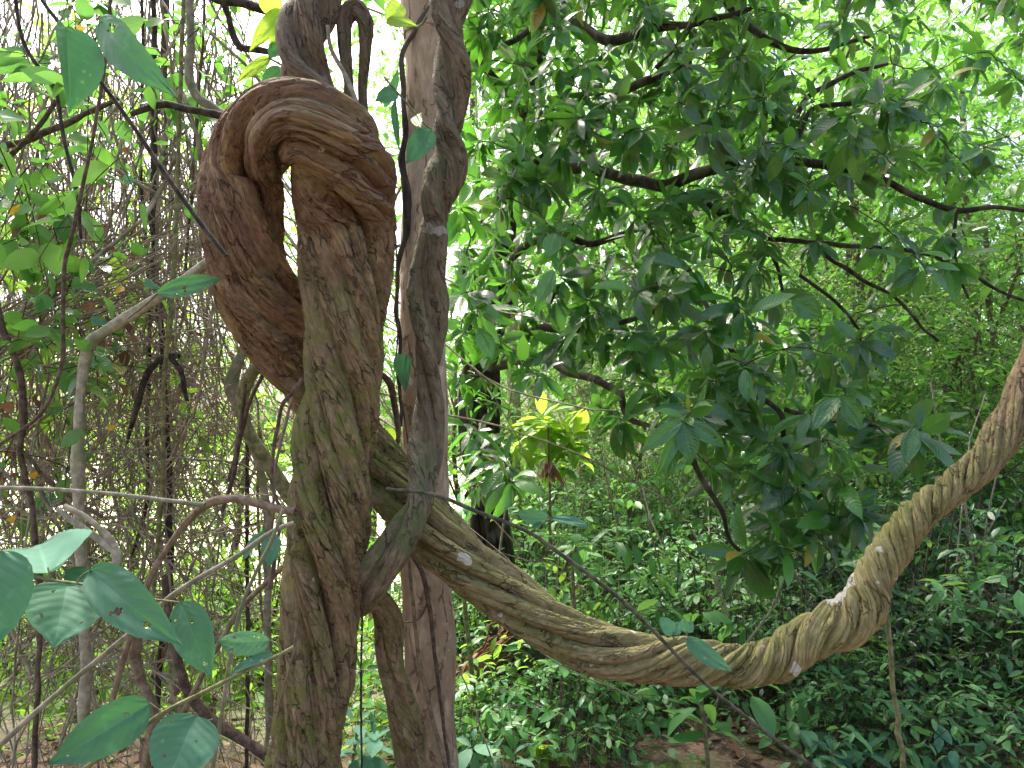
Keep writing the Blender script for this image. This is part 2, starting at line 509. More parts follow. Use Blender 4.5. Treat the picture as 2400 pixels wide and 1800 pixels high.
# ------------------------------------------------------------------ twisted lianas
def rope(name, rows, strands, mat, na=220, dens=.0022, seed=0, crack=1., tw0=0., parent=None, k=36., lump=.05, core=.5, fib=1., sub=1., cus=(6, .07)):
    """rows: px,py,depth,width px,lay angle deg,red,moss,lichen. One swept body whose section is a union of turning strands."""
    rows = np.array(rows, float)
    X0 = P(rows[:, 0], rows[:, 1], rows[:, 2])
    R0 = rows[:, 3]/2*rows[:, 2]/F
    p = np.concatenate([X0, R0[:, None], rows[:, 4:]], 1)
    L = np.linalg.norm(np.diff(X0, axis=0), axis=1).sum()
    n = int(L/dens)
    q, s = cr(p, n)
    X, R = q[:, :3], np.maximum(q[:, 3], 1e-4)
    T, N, B = frames(X)
    rate = -np.tan(np.radians(q[:, 4]))/np.maximum(R, .02)
    tw = tw0 + np.concatenate([[0], np.cumsum((rate[1:]+rate[:-1])/2*np.diff(s))])
    th = np.linspace(0, 2*pi, na, endpoint=False)
    phi = th[None] - tw[:, None]
    rad = np.full((n, na), core)**k
    for j, (a, o, r) in enumerate(strands):
        wob = pnoise(np.stack([s*1.7/ max(R.mean()*12, .2), s*0+j*7.3, s*0+seed], -1), seed+j)
        wr = pnoise(np.stack([s*2.3/ max(R.mean()*12, .2), s*0+j*3.1, s*0+seed+9], -1), seed+j+20)
        rr = r*(1+.28*wr)[:, None]
        oo = o*(1+.10*wob)[:, None]
        D = phi - math.radians(a) - .35*wob[:, None]
        disc = rr**2 - (oo*np.sin(D))**2
        ok = (disc > 0) & (np.cos(D) > -.2)
        d = np.where(ok, oo*np.cos(D) + np.sqrt(np.maximum(disc, 0)), 0)
        rad = rad + np.maximum(d, 0)**k
    rad = rad**(1/k)
    rad = rad/np.quantile(rad, .80)
    bk = np.stack([np.cos(phi)*R[:, None], np.sin(phi)*R[:, None], np.broadcast_to(s[:, None], phi.shape)], -1)
    Rm = R.mean()
    q3 = bk + seed*3.7
    lum = pnoise(q3*np.array([1, 1, .45])/(Rm*.9), seed)
    lum2 = pnoise(q3*np.array([1, 1, .4])/(Rm*.32), seed+3)
    fb = pnoise(q3*np.array([1, 1, .13])*75, seed+5)
    fb2 = pnoise(q3*np.array([1, 1, .16])*170, seed+6)
    msk = sstep(-.3, .2, pnoise(q3*np.array([1, 1, .5])*9, seed+8))
    c1 = np.abs(pnoise(q3*np.array([1, 1, .16])*30 + .25*lum2[..., None], seed+7))
    c2 = np.abs(pnoise(q3*np.array([1, 1, .55])*48, seed+11))
    cr1 = (1 - sstep(.0, .11, c1))*msk
    cr2 = (1 - sstep(.0, .12, c2))*msk*(1-.4*sstep(0, .3, lum))
    c0 = np.abs(pnoise(q3*np.array([1, 1, .12])*13, seed+17))
    cr0 = (1 - sstep(.0, .2, c0))*sstep(-.3, .2, pnoise(q3*np.array([1, 1, .3])*5, seed+18))
    mm, am = cus
    wp = 1.2*pnoise(q3*np.array([1, 1, .2])*3.2, seed+30) + .3*pnoise(q3*np.array([1, 1, .12])*16, seed+31)
    cu = np.abs(np.sin(mm*phi + 1.3*wp))**.42 - .84
    cua = am*(.55 + .8*sstep(-.35, .3, pnoise(q3*np.array([1, 1, .2])*6, seed+32)))
    disp = rad*(1 + lump*lum + lump*.45*lum2) + fib*(.013*fb + .007*fb2)*(.1/Rm)**.5 - sub*.085*cr0*(.1/Rm)**.2 + fib*.010*pnoise(q3*60, seed+41)*(.1/Rm)**.5 - crack*(.065*cr1 + .042*cr2)
    disp = disp + cua*cu
    V = X[:, None] + (R[:, None]*disp)[..., None]*(np.cos(th)[None, :, None]*N[:, None] + np.sin(th)[None, :, None]*B[:, None])
    ti = np.broadcast_to(q[:, None, 5:8], (n, na, 3))
    return mesh_obj(name, V, [grid_faces(1, n, na, True)], mat, parent, origin=None if parent else X[0], vec=bk, tint=ti)


S5 = [(0, .61, .42), (68, .67, .33), (128, .62, .41), (188, .68, .31), (244, .64, .37), (304, .67, .33)]
o = rope('twisted_liana', [
    (690, 2420, 2.2, 260, 16, .2, .8, .1), (703, 2080, 2.2, 200, 18, .2, .85, .1), (714, 1797, 2.2, 180, 18, .25, .9, .1), (721, 1706, 2.2, 172, 18, .3, .85, .1),
    (741, 1598, 2.2, 182, 20, .35, .75, .15), (752, 1489, 2.2, 180, 22, .5, .55, .2), (759, 1381, 2.2, 184, 27, .55, .5, .2), (771, 1179, 2.2, 196, 30, .2, .85, .1),
    (786, 1034, 2.2, 186, 30, .1, .9, .1), (802, 911, 2.2, 176, 28, .15, .8, .15), (808, 781, 2.19, 196, 26, .35, .6, .1), (816, 600, 2.18, 222, 26, .85, .25, .05),
    (815, 505, 2.17, 246, 28, 1, .1, 0), (806, 425, 2.11, 252, 34, 1, .05, 0), (788, 350, 2.02, 228, 36, 1, .1, 0), (740, 297, 1.96, 208, 38, .9, .15, 0),
    (674, 284, 1.98, 202, 37, .9, .15, 0), (612, 322, 2.05, 192, 36, 1, .1, 0), (573, 390, 2.13, 192, 30, 1, .05, 0), (566, 470, 2.15, 200, 27, 1, .05, 0),
    (571, 560, 2.18, 204, 26, 1, .05, 0), (593, 650, 2.24, 202, 26, 1, .1, 0), (644, 752, 2.33, 194, 22, .9, .15, 0), (702, 845, 2.42, 176, 18, .7, .3, 0),
    (740, 895, 2.46, 166, 16, .5, .5, 0), (795, 972, 2.50, 152, 14, .2, .8, 0), (876, 1082, 2.48, 144, 13, 0, .9, .05), (950, 1170, 2.44, 140, 13, 0, .85, .1),
    (1015, 1249, 2.40, 142, 15, -.1, .6, .15), (1110, 1340, 2.35, 130, 16, -.2, .55, .3), (1194, 1400, 2.32, 130, 16, -.3, .55, .35), (1270, 1453, 2.3, 126, 17, -.4, .6, .4),
    (1355, 1500, 2.28, 122, 18, -.4, .5, .45), (1436, 1530, 2.27, 126, 22, -.3, .45, .3), (1510, 1545, 2.26, 116, 28, -.4, .45, .2), (1588, 1548, 2.25, 114, 36, -.6, .5, .2),
    (1696, 1557, 2.24, 102, 44, -.8, .65, .3), (1770, 1558, 2.24, 102, 52, -.9, .65, .35), (1835, 1537, 2.24, 104, 50, -.9, .65, .4), (1899, 1492, 2.24, 108, 44, -1, .65, .5),
    (1988, 1452, 2.24, 120, 42, -1, .4, .5), (2026, 1410, 2.24, 108, 46, -1, .4, .9), (2046, 1357, 2.25, 92, 52, -1, .35, 1), (2076, 1310, 2.26, 92, 52, -1, .4, .8),
    (2112, 1252, 2.27, 88, 54, -1, .75, .3), (2170, 1190, 2.29, 84, 52, -1, .8, .2), (2232, 1142, 2.31, 78, 46, -.7, .7, .15), (2322, 1062, 2.33, 84, 28, 0, .5, .1),
    (2380, 965, 2.36, 82, 18, .6, .3, .05), (2424, 870, 2.4, 84, 12, .8, .2, 0), (2470, 740, 2.45, 84, 12, .8, .2, 0), (2540, 500, 2.55, 84, 12, .8, .2, 0), (2600, 100, 2.7, 84, 12, .8, .2, 0)],
    S5, M['liana'], na=300, dens=.0021, seed=1, crack=1.25, tw0=.6, cus=(6, .11), sub=.8)
tag(o, 'huge rope-twisted woody vine looping over itself and sagging out as a long mossy swing', 'liana')

o = rope('twisted_liana', [(700, 2420, 2.75, 130, 14, .2, .6, .1), (738, 1750, 2.72, 96, 14, .2, .6, .1), (790, 1300, 2.66, 96, 16, .3, .4, .1), (818, 900, 2.6, 96, 16, .3, .3, .1), (822, 560, 2.5, 100, 18, .4, .2, 0),
    (800, 360, 2.4, 112, 18, .3, .2, 0), (742, 235, 2.34, 126, 30, .3, .2, 0), (706, 160, 2.33, 126, 34, .3, .25, 0), (712, 80, 2.33, 128, 36, .35, .2, .05), (732, 0, 2.35, 128, 36, .3, .2, .05), (748, -120, 2.4, 122, 24, .3, .2, 0), (770, -420, 2.55, 120, 24, .3, .2, 0)],
    [(0, .64, .44), (130, .6, .48), (235, .66, .36)], M['liana_grey'], na=200, dens=.0026, seed=4, crack=.45, core=.55, tw0=1.1)
tag(o, 'grey brown two-stranded woody vine rising above the top of the big loop', 'liana')

# inverted U of two thin strands beside it
o = rope('twisted_liana', [(838, 700, 2.52, 30, 8, .2, .5, .1), (830, 420, 2.46, 32, 8, .2, .5, .1), (818, 200, 2.42, 33, 8, .2, .5, .1), (808, 90, 2.4, 36, 8, .3, .4, .1), (812, 36, 2.4, 42, 8, .4, .2, 0), (832, 18, 2.4, 44, 8, .4, .2, 0), (853, 40, 2.4, 40, 8, .3, .4, 0), (858, 110, 2.42, 32, 8, .2, .5, .1), (852, 200, 2.45, 28, 8, .2, .6, .1), (860, 420, 2.5, 28, 8, .2, .5, .1), (868, 700, 2.55, 28, 8, .2, .5, .1)],
    [(0, .3, .8), (150, .5, .6)], M['liana_grey'], na=90, dens=.003, seed=6, crack=.5)
tag(o, 'slim grey vine bent into a narrow upside-down U beside the pale trunk', 'liana')

o = rope('twisted_liana', [(1110, -500, 2.5, 100, 18, .5, .3, .2), (1082, -140, 2.47, 94, 20, .5, .3, .2), (1058, -20, 2.44, 92, 26, .5, .3, .2), (1046, 70, 2.42, 88, 30, .45, .35, .2), (1058, 160, 2.41, 88, 30, .4, .4, .25), (1058, 240, 2.41, 84, 30, .4, .4, .25), (1050, 310, 2.40, 86, 34, .4, .45, .25), (1053, 370, 2.40, 88, 36, .35, .45, .2), (1038, 430, 2.39, 98, 36, .3, .6, .2),
    (1016, 482, 2.39, 94, 30, .3, .55, .3), (1012, 560, 2.39, 84, 22, .4, .5, .3), (1000, 660, 2.38, 86, 20, .3, .6, .3), (1002, 760, 2.37, 88, 20, .3, .6, .3), (1006, 889, 2.36, 80, 20, .4, .5, .45), (1002, 1034, 2.32, 78, 22, .5, .4, .3), (990, 1124, 2.27, 84, 24, .2, .9, .1),
    (960, 1215, 2.2, 92, 20, .05, 1, .1), (918, 1292, 2.17, 92, 14, .05, 1, .1), (880, 1348, 2.18, 94, 10, .05, 1, .1), (846, 1388, 2.23, 94, 8, .1, .9, .1), (812, 1412, 2.29, 84, 8, .1, .9, .1), (780, 1425, 2.34, 60, 8, .1, .9, .1)],
    [(0, .58, .54), (175, .64, .44), (265, .42, .45)], M['liana_dark'], na=180, dens=.0024, seed=9, crack=.6, tw0=.4, core=.45, lump=.12, cus=(2, .04))
tag(o, 'knobbly two-stranded vine hugging the pale trunk and curving back into the thick twisted stem', 'liana')

o = rope('twisted_liana', [(840, 1395, 2.3, 60, 8, .2, .5, 0), (878, 1400, 2.34, 62, 8, .2, .7, 0), (905, 1440, 2.38, 64, 10, .3, .7, 0), (915, 1540, 2.42, 66, 12, .3, .7, 0), (935, 1640, 2.44, 74, 14, .4, .6, 0), (958, 1740, 2.46, 84, 14, .4, .6, 0), (968, 1820, 2.48, 88, 14, .4, .5, 0), (985, 2100, 2.5, 100, 14, .4, .5, 0), (990, 2330, 2.5, 110, 14, .4, .5, 0)],
    [(0, .5, .5), (90, .5, .5), (190, .52, .48), (280, .4, .5)], M['liana'], na=150, dens=.0024, seed=12, crack=.8, core=.5)
tag(o, 'thin braided vine climbing the foot of the pale trunk beneath the thick sagging stem', 'liana')

# ------------------------------------------------------------------ smooth pale tree
st = empty('smooth_tree', [P(1010, 2300, 2.75)[0], P(1010, 2300, 2.75)[1], 0])
rope('trunk', [(1014, 2420, 2.75, 175, 0, .7, .4, .1), (1006, 1800, 2.75, 138, 0, .7, .35, .12), (1002, 1400, 2.75, 122, 0, .75, .2, .2), (993, 1000, 2.75, 114, 0, .6, .15, .1), (990, 600, 2.75, 112, 0, .3, .1, .1), (1002, 300, 2.75, 114, 0, .2, .1, .05), (1006, 0, 2.75, 120, 0, .15, .05, .05), (1015, -400, 2.8, 120, 0, .2, .05, .1), (1040, -1400, 3.0, 110, 0, .3, .05, .2)],
     [(0, .1, .9), (120, .12, .88), (240, .1, .9)], M['smooth'], parent=st, na=140, dens=.004, seed=15, crack=.12, lump=.06, fib=.4, sub=0, cus=(2, .02))
tag(st, 'smooth pale pinkish brown tree trunk standing straight behind the twisted vines', 'tree')
lb, tb = Batch(), Batch()
rg = np.random.RandomState(5)
n = 260
c = P(1040, -1300, 3.0)
b = c + rg.normal(0, 1, (n, 3))*np.array([1.5, 1.5, .6])
sprays(lb, tb, b, nrmz(b-c+[0, 0, .2]), rg.uniform(.4, .7, n), 9, rg.uniform(.1, .16, n), rg)
build_multi('crown', [(lb, M['mid']), (tb, M['twig'])], st)


def stem(name, rows, d, w, mat, label, cat, group=None, sides=12, rough=.12, knots=.0, seed=0, parent=None, extra=()):
    p = ppts(rows, d, w)
    bt = Batch()
    V, fc = tube(p, sides=sides, rough=rough, seed=seed, knots=knots); bt.add(V, fc)
    for rows2, w2 in extra:
        V, fc = tube(ppts(rows2, d, w2), sides=sides, rough=rough, seed=seed+1, knots=knots); bt.add(V, fc)
    o = bt.build(name, M[mat], parent, origin=None if parent else p[0, :3])
    if not parent:
        tag(o, label, cat, group)
    return o


# roots running down the pale trunk
stem('aerial_root', [(1045, -40, 9), (952, 110, 12), (948, 300, 13), (944, 400, 16), (957, 470, 20), (950, 540, 16), (934, 620, 12), (935, 800, 9), (940, 1000, 8)], 2.66, 12, 'dark_bark', 'rough dark root creeping down one edge of the pale trunk', 'root', seed=3, rough=.25, knots=.4)
stem('aerial_root', [(958, 1308, 8), (968, 1420, 9), (985, 1560, 10), (1015, 1690, 10), (1048, 1815, 11), (1060, 2000, 11)], 2.60, 9, 'tan_stem', 'straight light tan root hanging down the front of the pale trunk', 'root', seed=4)
stem('aerial_root', [(966, 1300, 10), (990, 1345, 11), (1003, 1400, 12), (1012, 1470, 10), (1022, 1560, 9), (1040, 1700, 8), (1056, 1830, 8)], 2.62, 10, 'brown_stem', 'dark forked root with one side shoot on the pale trunk', 'root', seed=5, extra=[([(1003, 1400), (995, 1430), (975, 1455), (950, 1458)], 4)])
stem('hanging_vine', [(768, 60, 8), (775, 110, 10), (805, 170, 11), (834, 231, 11), (850, 300, 9)], 2.22, 10, 'grey_stem', 'short thin grey shoot slanting down onto the top of the loop', 'vine')
stem('hanging_vine', [(884, 868, 10), (912, 895, 16), (925, 950, 15), (932, 1020, 13), (925, 1080, 9)], 2.5, 12, 'brown_stem', 'small curved brown stem between thick twisted vine and pale trunk', 'vine')
stem('hanging_vine', [(928, 560, 4), (933, 760, 4), (930, 880, 4), (945, 960, 4), (962, 1080, 3)], 2.45, 4, 'brown_stem', 'wire-thin vine dangling in front of the pale trunk', 'vine', sides=6)
stem('hanging_vine', [(694, 1400, 5), (696, 1450, 7), (688, 1530, 6), (668, 1600, 5), (646, 1690, 4)], 2.08, 6, 'tan_stem', 'thin tan rootlet lying on the bark low on the thick twisted stem', 'vine', sides=6)

# ------------------------------------------------------------------ single stems of the vine thicket
ST = [
 ('woody_stem', [(560, 575, 24), (492, 611, 24), (398, 680, 23), (325, 727, 26), (240, 780, 28), (216, 797, 30), (204, 835, 26), (190, 925, 23), (186, 1016, 26), (183, 1142, 25), (190, 1300, 24), (200, 1800, 24), (200, 2300, 24)], 2.45, 24, 'pale_stem', 'grey woody stem bent like a knee that rises then slants behind the loop', 'stem', .12, .5),
 ('hanging_vine', [(432, -60, 9), (430, 0, 9), (420, 290, 10), (409, 600, 10), (398, 763, 11), (387, 853, 10), (383, 1034, 10), (376, 1200, 10), (362, 1345, 9), (350, 1500, 8)], 2.75, 10, 'green_stem', 'slender pale straw-coloured vine hanging almost straight from the top edge', 'vine', .08, .3),
 ('hanging_vine', [(360, -60, 12), (362, 253, 14), (362, 600, 15), (380, 817, 15), (396, 1200, 16), (398, 1381, 16), (374, 1560, 14), (365, 1900, 14)], 3.3, 14, 'dark_stem', 'dark brown upright stem just behind the pale straw-coloured vine', 'vine', .14, .3),
 ('broken_branch', [(307, 268, 12), (335, 258, 15), (391, 244, 17), (440, 258, 16), (500, 268, 18), (600, 275, 18)], 2.7, 16, 'dark_stem', 'short blackish branch stub poking out level with the top of the loop', 'branch', .2, .6),
 ('broken_branch', [(470, -30, 16), (508, -2, 18), (560, 4, 20), (600, 16, 20), (680, 40, 20)], 2.8, 18, 'dark_stem', 'black branch lying across the top edge above the lime leaf', 'branch', .15, .4),
 ('broken_branch', [(526, 10, 14), (540, 50, 15), (552, 90, 17), (562, 110, 18), (600, 115, 15), (640, 122, 14), (700, 130, 12)], 2.85, 16, 'dark_stem', 'black elbow-shaped branch in front of the white sky beside the lime leaf', 'branch', .15, .5),
 ('woody_stem', [(445, -60, 18), (446, 100, 18), (448, 200, 20), (462, 226, 20), (506, 257, 20), (580, 300, 20)], 2.85, 18, 'grey_stem', 'pale grey stem dropping from the top and kinking behind the loop', 'stem', .1, .3),
 ('woody_stem', [(640, 800, 22), (608, 850, 26), (580, 890, 29), (567, 930, 30), (571, 980, 29), (590, 1030, 29), (625, 1085, 30), (662, 1140, 32), (720, 1230, 30), (760, 1400, 30), (770, 1900, 30)], 2.8, 28, 'green_stem', 'thick mossy S-shaped stem curling down behind the twisted trunk', 'stem', .14, .6),
 ('woody_stem', [(575, 780, 18), (568, 835, 22), (550, 875, 28), (540, 912, 34), (556, 950, 26), (572, 990, 22), (600, 1060, 20), (618, 1130, 20), (624, 1300, 18), (630, 1800, 18)], 2.92, 22, 'grey_stem', 'knobbed grey stem side by side with the mossy S-shaped stem', 'stem', .2, .9),
 ('woody_stem', [(-80, 1139, 9), (0, 1143, 10), (145, 1148, 10), (290, 1161, 10), (400, 1174, 10), (480, 1184, 12)], 1.9, 10, 'grey_stem', 'thin grey stem running nearly level from the frame edge to a tan joint', 'stem', .06, .2),
 ('woody_stem', [(264, 1640, 11), (300, 1507, 13), (340, 1385, 14), (375, 1310, 14), (416, 1250, 15), (455, 1205, 17), (495, 1178, 22), (545, 1168, 20), (610, 1182, 19), (690, 1200, 19)], 1.98, 18, 'tan_stem', 'tan branch arching up from the leaves and levelling off into the twisted trunk', 'stem', .1, .5),
 ('woody_stem', [(690, 1225, 10), (658, 1236, 11), (560, 1300, 11), (409, 1392, 12), (307, 1482, 12), (145, 1616, 12), (0, 1746, 13), (-120, 1860, 13)], 1.5, 11, 'grey_stem', 'long straight grey stem slanting down to the bottom corner behind the big leaves', 'stem', .05, .2),
 ('hanging_vine', [(664, 1190, 7), (640, 1260, 9), (598, 1345, 9), (570, 1410, 9), (545, 1510, 9), (525, 1640, 9), (500, 1790, 10), (470, 1950, 10)], 1.4, 9, 'grey_stem', 'thin pale stem crossing both slanting stems near the twisted trunk', 'vine', .06, .2),
 ('hanging_vine', [(709, 886, 9), (688, 918, 10), (664, 944, 9), (650, 1010, 9), (640, 1060, 8), (636, 1120, 8), (655, 1200, 8), (646, 1300, 8), (633, 1380, 12)], 2.05, 8, 'brown_stem', 'reddish brown broken vine hanging against the edge of the twisted trunk', 'vine', .15, .4),
 ('hanging_vine', [(690, 905, 6), (672, 985, 7), (657, 1040, 7), (644, 1100, 7), (640, 1200, 7), (634, 1290, 6)], 2.1, 7, 'tan_stem', 'slim tan vine next to the reddish brown broken vine', 'vine', .12, .3),
 ('woody_stem', [(730, 1285, 12), (669, 1325, 13), (615, 1375, 13), (564, 1425, 12), (530, 1480, 12), (470, 1590, 12), (420, 1690, 14), (370, 1830, 14)], 2.3, 12, 'tan_stem', 'warm brown stem sloping down away from the middle of the twisted trunk', 'stem', .08, .3),
 ('woody_stem', [(385, 1350, 14), (400, 1470, 18), (414, 1550, 20), (436, 1612, 22), (488, 1677, 24), (560, 1730, 24), (633, 1778, 24), (740, 1840, 24)], 2.4, 20, 'brown_stem', 'heavy dark brown stem curving into the foot of the twisted trunk', 'stem', .08, .2),
 ('broken_branch', [(134, 1192, 12), (170, 1222, 14), (215, 1252, 16), (255, 1282, 18), (272, 1292, 20), (268, 1330, 22), (262, 1420, 20)], 2.05, 24, 'pale_stem', 'splintered double stick ending in a knuckle above the big leaves', 'branch', .14, .4),
 ('hanging_vine', [(-10, 700, 12), (7, 773, 14), (30, 830, 14), (47, 875, 14), (55, 980, 15), (47, 1052, 13), (58, 1110, 13), (76, 1200, 13), (90, 1400, 12), (80, 1800, 12)], 2.6, 14, 'brown_stem', 'purplish brown zigzag stem close to the side edge of the view', 'vine', .15, .3),
 ('hanging_vine', [(262, -60, 8), (253, 90, 8), (217, 325, 8), (170, 542, 9), (152, 620, 9), (148, 750, 9), (143, 860, 9), (101, 962, 8), (0, 1041, 8), (-80, 1090, 8)], 2.2, 8, 'brown_stem', 'thin brown vine dropping past the folded leaf then swinging out to the side', 'vine', .07, .2),
 ('broken_branch', [(420, 835, 12), (385, 836, 14), (352, 865, 15), (333, 905, 15), (320, 960, 14), (305, 1010, 10), (298, 1040, 4)], 2.9, 14, 'dark_stem', 'blackened dead branch hanging in the middle of the twig tangle', 'branch', .2, .4),
 ('broken_branch', [(396, 835, 10), (415, 860, 13), (432, 905, 12), (440, 940, 5)], 2.9, 12, 'dark_stem', 'short charred stick forking from the blackened dead branch', 'branch', .2, .4),
 ('woody_stem', [(232, 1340, 16), (258, 1420, 20), (290, 1462, 18), (326, 1490, 24), (320, 1545, 25), (330, 1600, 20), (352, 1650, 22), (356, 1720, 22), (340, 1800, 22), (330, 2000, 22)], 2.35, 28, 'tan_stem', 'contorted tan vine winding upright under the biggest leaf', 'stem', .22, .5),
 ('hanging_vine', [(30, -40, 8), (60, 110, 9), (128, 210, 9), (150, 330, 8), (178, 440, 8), (190, 560, 7)], 2.5, 8, 'dark_stem', 'dark thin vine dangling by the folded leaf at the top corner', 'vine', .1, .3),
 ('hanging_vine', [(-40, 345, 16), (60, 330, 16), (130, 300, 15), (190, 272, 14), (280, 230, 10)], 2.9, 15, 'brown_stem', 'brown branch crossing low behind the folded top leaf', 'branch', .12, .4),
 ('hanging_vine', [(-40, 420, 10), (40, 350, 11), (110, 270, 11), (140, 210, 10), (160, 120, 9)], 2.8, 10, 'brown_stem', 'brown vine slanting up behind the folded top leaf', 'vine', .12, .3),
 ('hanging_vine', [(535, 1130, 9), (560, 1040, 10), (590, 930, 9), (620, 870, 8)], 2.7, 9, 'brown_stem', 'straight brown stick leaning across the mossy S-shaped stem', 'vine', .08, .2),
 ('hanging_vine', [(520, 1200, 9), (545, 1120, 10), (562, 1020, 9), (575, 900, 8)], 2.6, 9, 'brown_stem', 'dark stick rising from the tan joint past the knobbed grey stem', 'vine', .08, .2),
 ('hanging_vine', [(580, 1000, 8), (579, 1300, 9), (581, 1500, 9), (578, 1800, 9), (578, 2000, 9)], 3.2, 9, 'dark_stem', 'thin upright blackish sapling seen against the lime foliage', 'vine', .08, .3),
 ('hanging_vine', [(610, 1010, 7), (604, 1150, 7), (608, 1300, 6), (612, 1420, 6), (632, 1550, 6), (640, 1700, 6)], 3.0, 7, 'tan_stem', 'wavy thin tan vine in front of the lime foliage', 'vine', .12, .3),
 ('hanging_vine', [(300, 1330, 8), (340, 1200, 9), (345, 1000, 9), (350, 700, 8), (330, 400, 8), (335, 100, 7), (330, -60, 7)], 3.5, 9, 'dark_stem', 'dark wiry vine climbing behind the hanging torn leaf', 'vine', .1, .3),
 ('hanging_vine', [(480, -60, 6), (476, 100, 7), (464, 230, 7), (452, 420, 7), (440, 560, 6), (430, 700, 6)], 3.0, 7, 'brown_stem', 'thin brown vine falling close beside the loop', 'vine', .1, .3),
 ('hanging_vine', [(392, -60, 14), (388, 60, 16), (384, 130, 15), (390, 250, 12), (385, 420, 10)], 3.6, 15, 'brown_stem', 'brown upper stem hanging behind the large drooping leaf', 'vine', .1, .3),
 # right hand cable
 ('hanging_vine', [(905, 1145, 8), (1020, 1160, 9), (1120, 1200, 9), (1240, 1248, 9), (1330, 1310, 9), (1460, 1410, 9), (1560, 1508, 9), (1640, 1590, 9), (1760, 1690, 9), (1860, 1765, 9), (1990, 1850, 9)], 2.1, 9, 'cable_stem', 'long dark cable-like vine stretched diagonally across in front of the sagging stem', 'vine', .05, .2),
 ('hanging_vine', [(2073, 1385, 8), (2078, 1430, 10), (2088, 1530, 11), (2095, 1630, 11), (2106, 1690, 11), (2103, 1716, 14), (2112, 1745, 12), (2117, 1830, 12), (2120, 2200, 12)], 2.3, 11, 'green_stem', 'thin straw-coloured vine dropping to the ground from the lichen-spotted bend', 'vine', .06, .5),
]
for i, (nm, rows, d, w, mt, lab, cat, ro, kn) in enumerate(ST):
    ex = ()
    if 'double stick' in lab:
        ex = [([(150, 1186), (200, 1212), (245, 1250), (272, 1284)], 14)]
    if 'purplish' in lab:
        ex = [([(47, 1052), (110, 1120), (170, 1170), (240, 1210)], 9)]
    stem(nm, rows, d, w, mt, lab, cat, rough=ro, knots=kn, seed=30+i, extra=ex)

# ------------------------------------------------------------------ tangle of dead twigs (nobody could count them)
rg = np.random.RandomState(11)


def wander(n, m, px, py, d, ang, ln, wig, rg):
    """n random polylines in photo-space metres: start, heading, length, wiggle"""
    a = ang[:, None] + np.cumsum(rg.normal(0, wig, (n, m)), 1)
    st = (ln/m)[:, None]
    x = px[:, None] + np.cumsum(np.sin(a)*st, 1)*F/d[:, None]
    y = py[:, None] + np.cumsum(np.cos(a)*st, 1)*F/d[:, None]
    dd = d[:, None] + np.cumsum(rg.normal(0, .35, (n, m))*st, 1)
    return P(x, y, dd)


tb = Batch()
n = 420   # drooping strings from above
Pp = wander(n, 26, rg.uniform(-150, 560, n), rg.uniform(-250, 500, n), rg.uniform(3.0, 5.2, n), rg.normal(0, .2, n), rg.uniform(1.0, 3.4, n), .14, rg)
tb.add(*hair(Pp, rg.uniform(.002, .0065, n)))
n = 800   # short crooked twigs
Pp = wander(n, 14, rg.uniform(-100, 520, n), np.clip(rg.normal(800, 330, n), 120, 1500), rg.uniform(2.9, 4.8, n), rg.uniform(0, 6.3, n), rg.uniform(.25, .9, n), .32, rg)
tb.add(*hair(Pp, rg.uniform(.0012, .0035, n)))
n = 380   # knotted nest of grey twigs
Pp = wander(n, 16, rg.normal(380, 90, n), rg.normal(930, 200, n), rg.uniform(3.1, 3.9, n), rg.uniform(0, 6.3, n), rg.uniform(.3, .8, n), .5, rg)
tb.add(*hair(Pp, rg.uniform(.001, .0026, n)))
n = 430   # brush pile low down
Pp = wander(n, 14, rg.uniform(-120, 480, n), rg.uniform(1080, 1650, n), rg.uniform(2.8, 4.2, n), rg.normal(.2, .7, n) + pi*(rg.rand(n) < .5), rg.uniform(.4, 1.3, n), .2, rg)
tb.add(*hair(Pp, rg.uniform(.0015, .005, n)))
n = 60    # bundle of slanting stems
Pp = wander(n, 14, rg.uniform(-160, 40, n), rg.uniform(780, 900, n), rg.uniform(2.8, 3.6, n), rg.normal(2.05, .15, n), rg.uniform(.6, 1.2, n), .08, rg)
tb.add(*hair(Pp, rg.uniform(.002, .005, n)))
n = 70    # stouter broken sticks among them
Pp = wander(n, 10, rg.uniform(-120, 520, n), rg.uniform(0, 1500, n), rg.uniform(2.9, 4.6, n), rg.normal(0, .6, n), rg.uniform(.3, 1.5, n), .13, rg)
tb.add(*hair(Pp, rg.uniform(.005, .011, n), 6))
db = Batch(); n = 260   # dead leaves hung up in clumps
cc = np.stack([rg.uniform(-80, 480, 26), rg.normal(850, 330, 26), rg.uniform(2.9, 4, 26)], 1)[rg.randint(0, 26, n)]
b = P(cc[:, 0], cc[:, 1], cc[:, 2]) + rg.normal(0, .07, (n, 3))
leaves(db, b, rg.normal(0, .6, (n, 3)) - [0, 0, 1], rg.normal(0, 1, (n, 3)), rg.uniform(.04, .10, n), rg.uniform(.015, .045, n), rg.uniform(-1.6, 1.6, n), rg.uniform(.1, .9, n), U_MID)
o = build_multi('vine_tangle', [(tb, M['dry']), (db, M['deadleaf'])], origin=P(250, 900, 3.6))
tag(o, 'dense tangle of thin dead brown vines and twigs', 'vine tangle', kind='stuff')

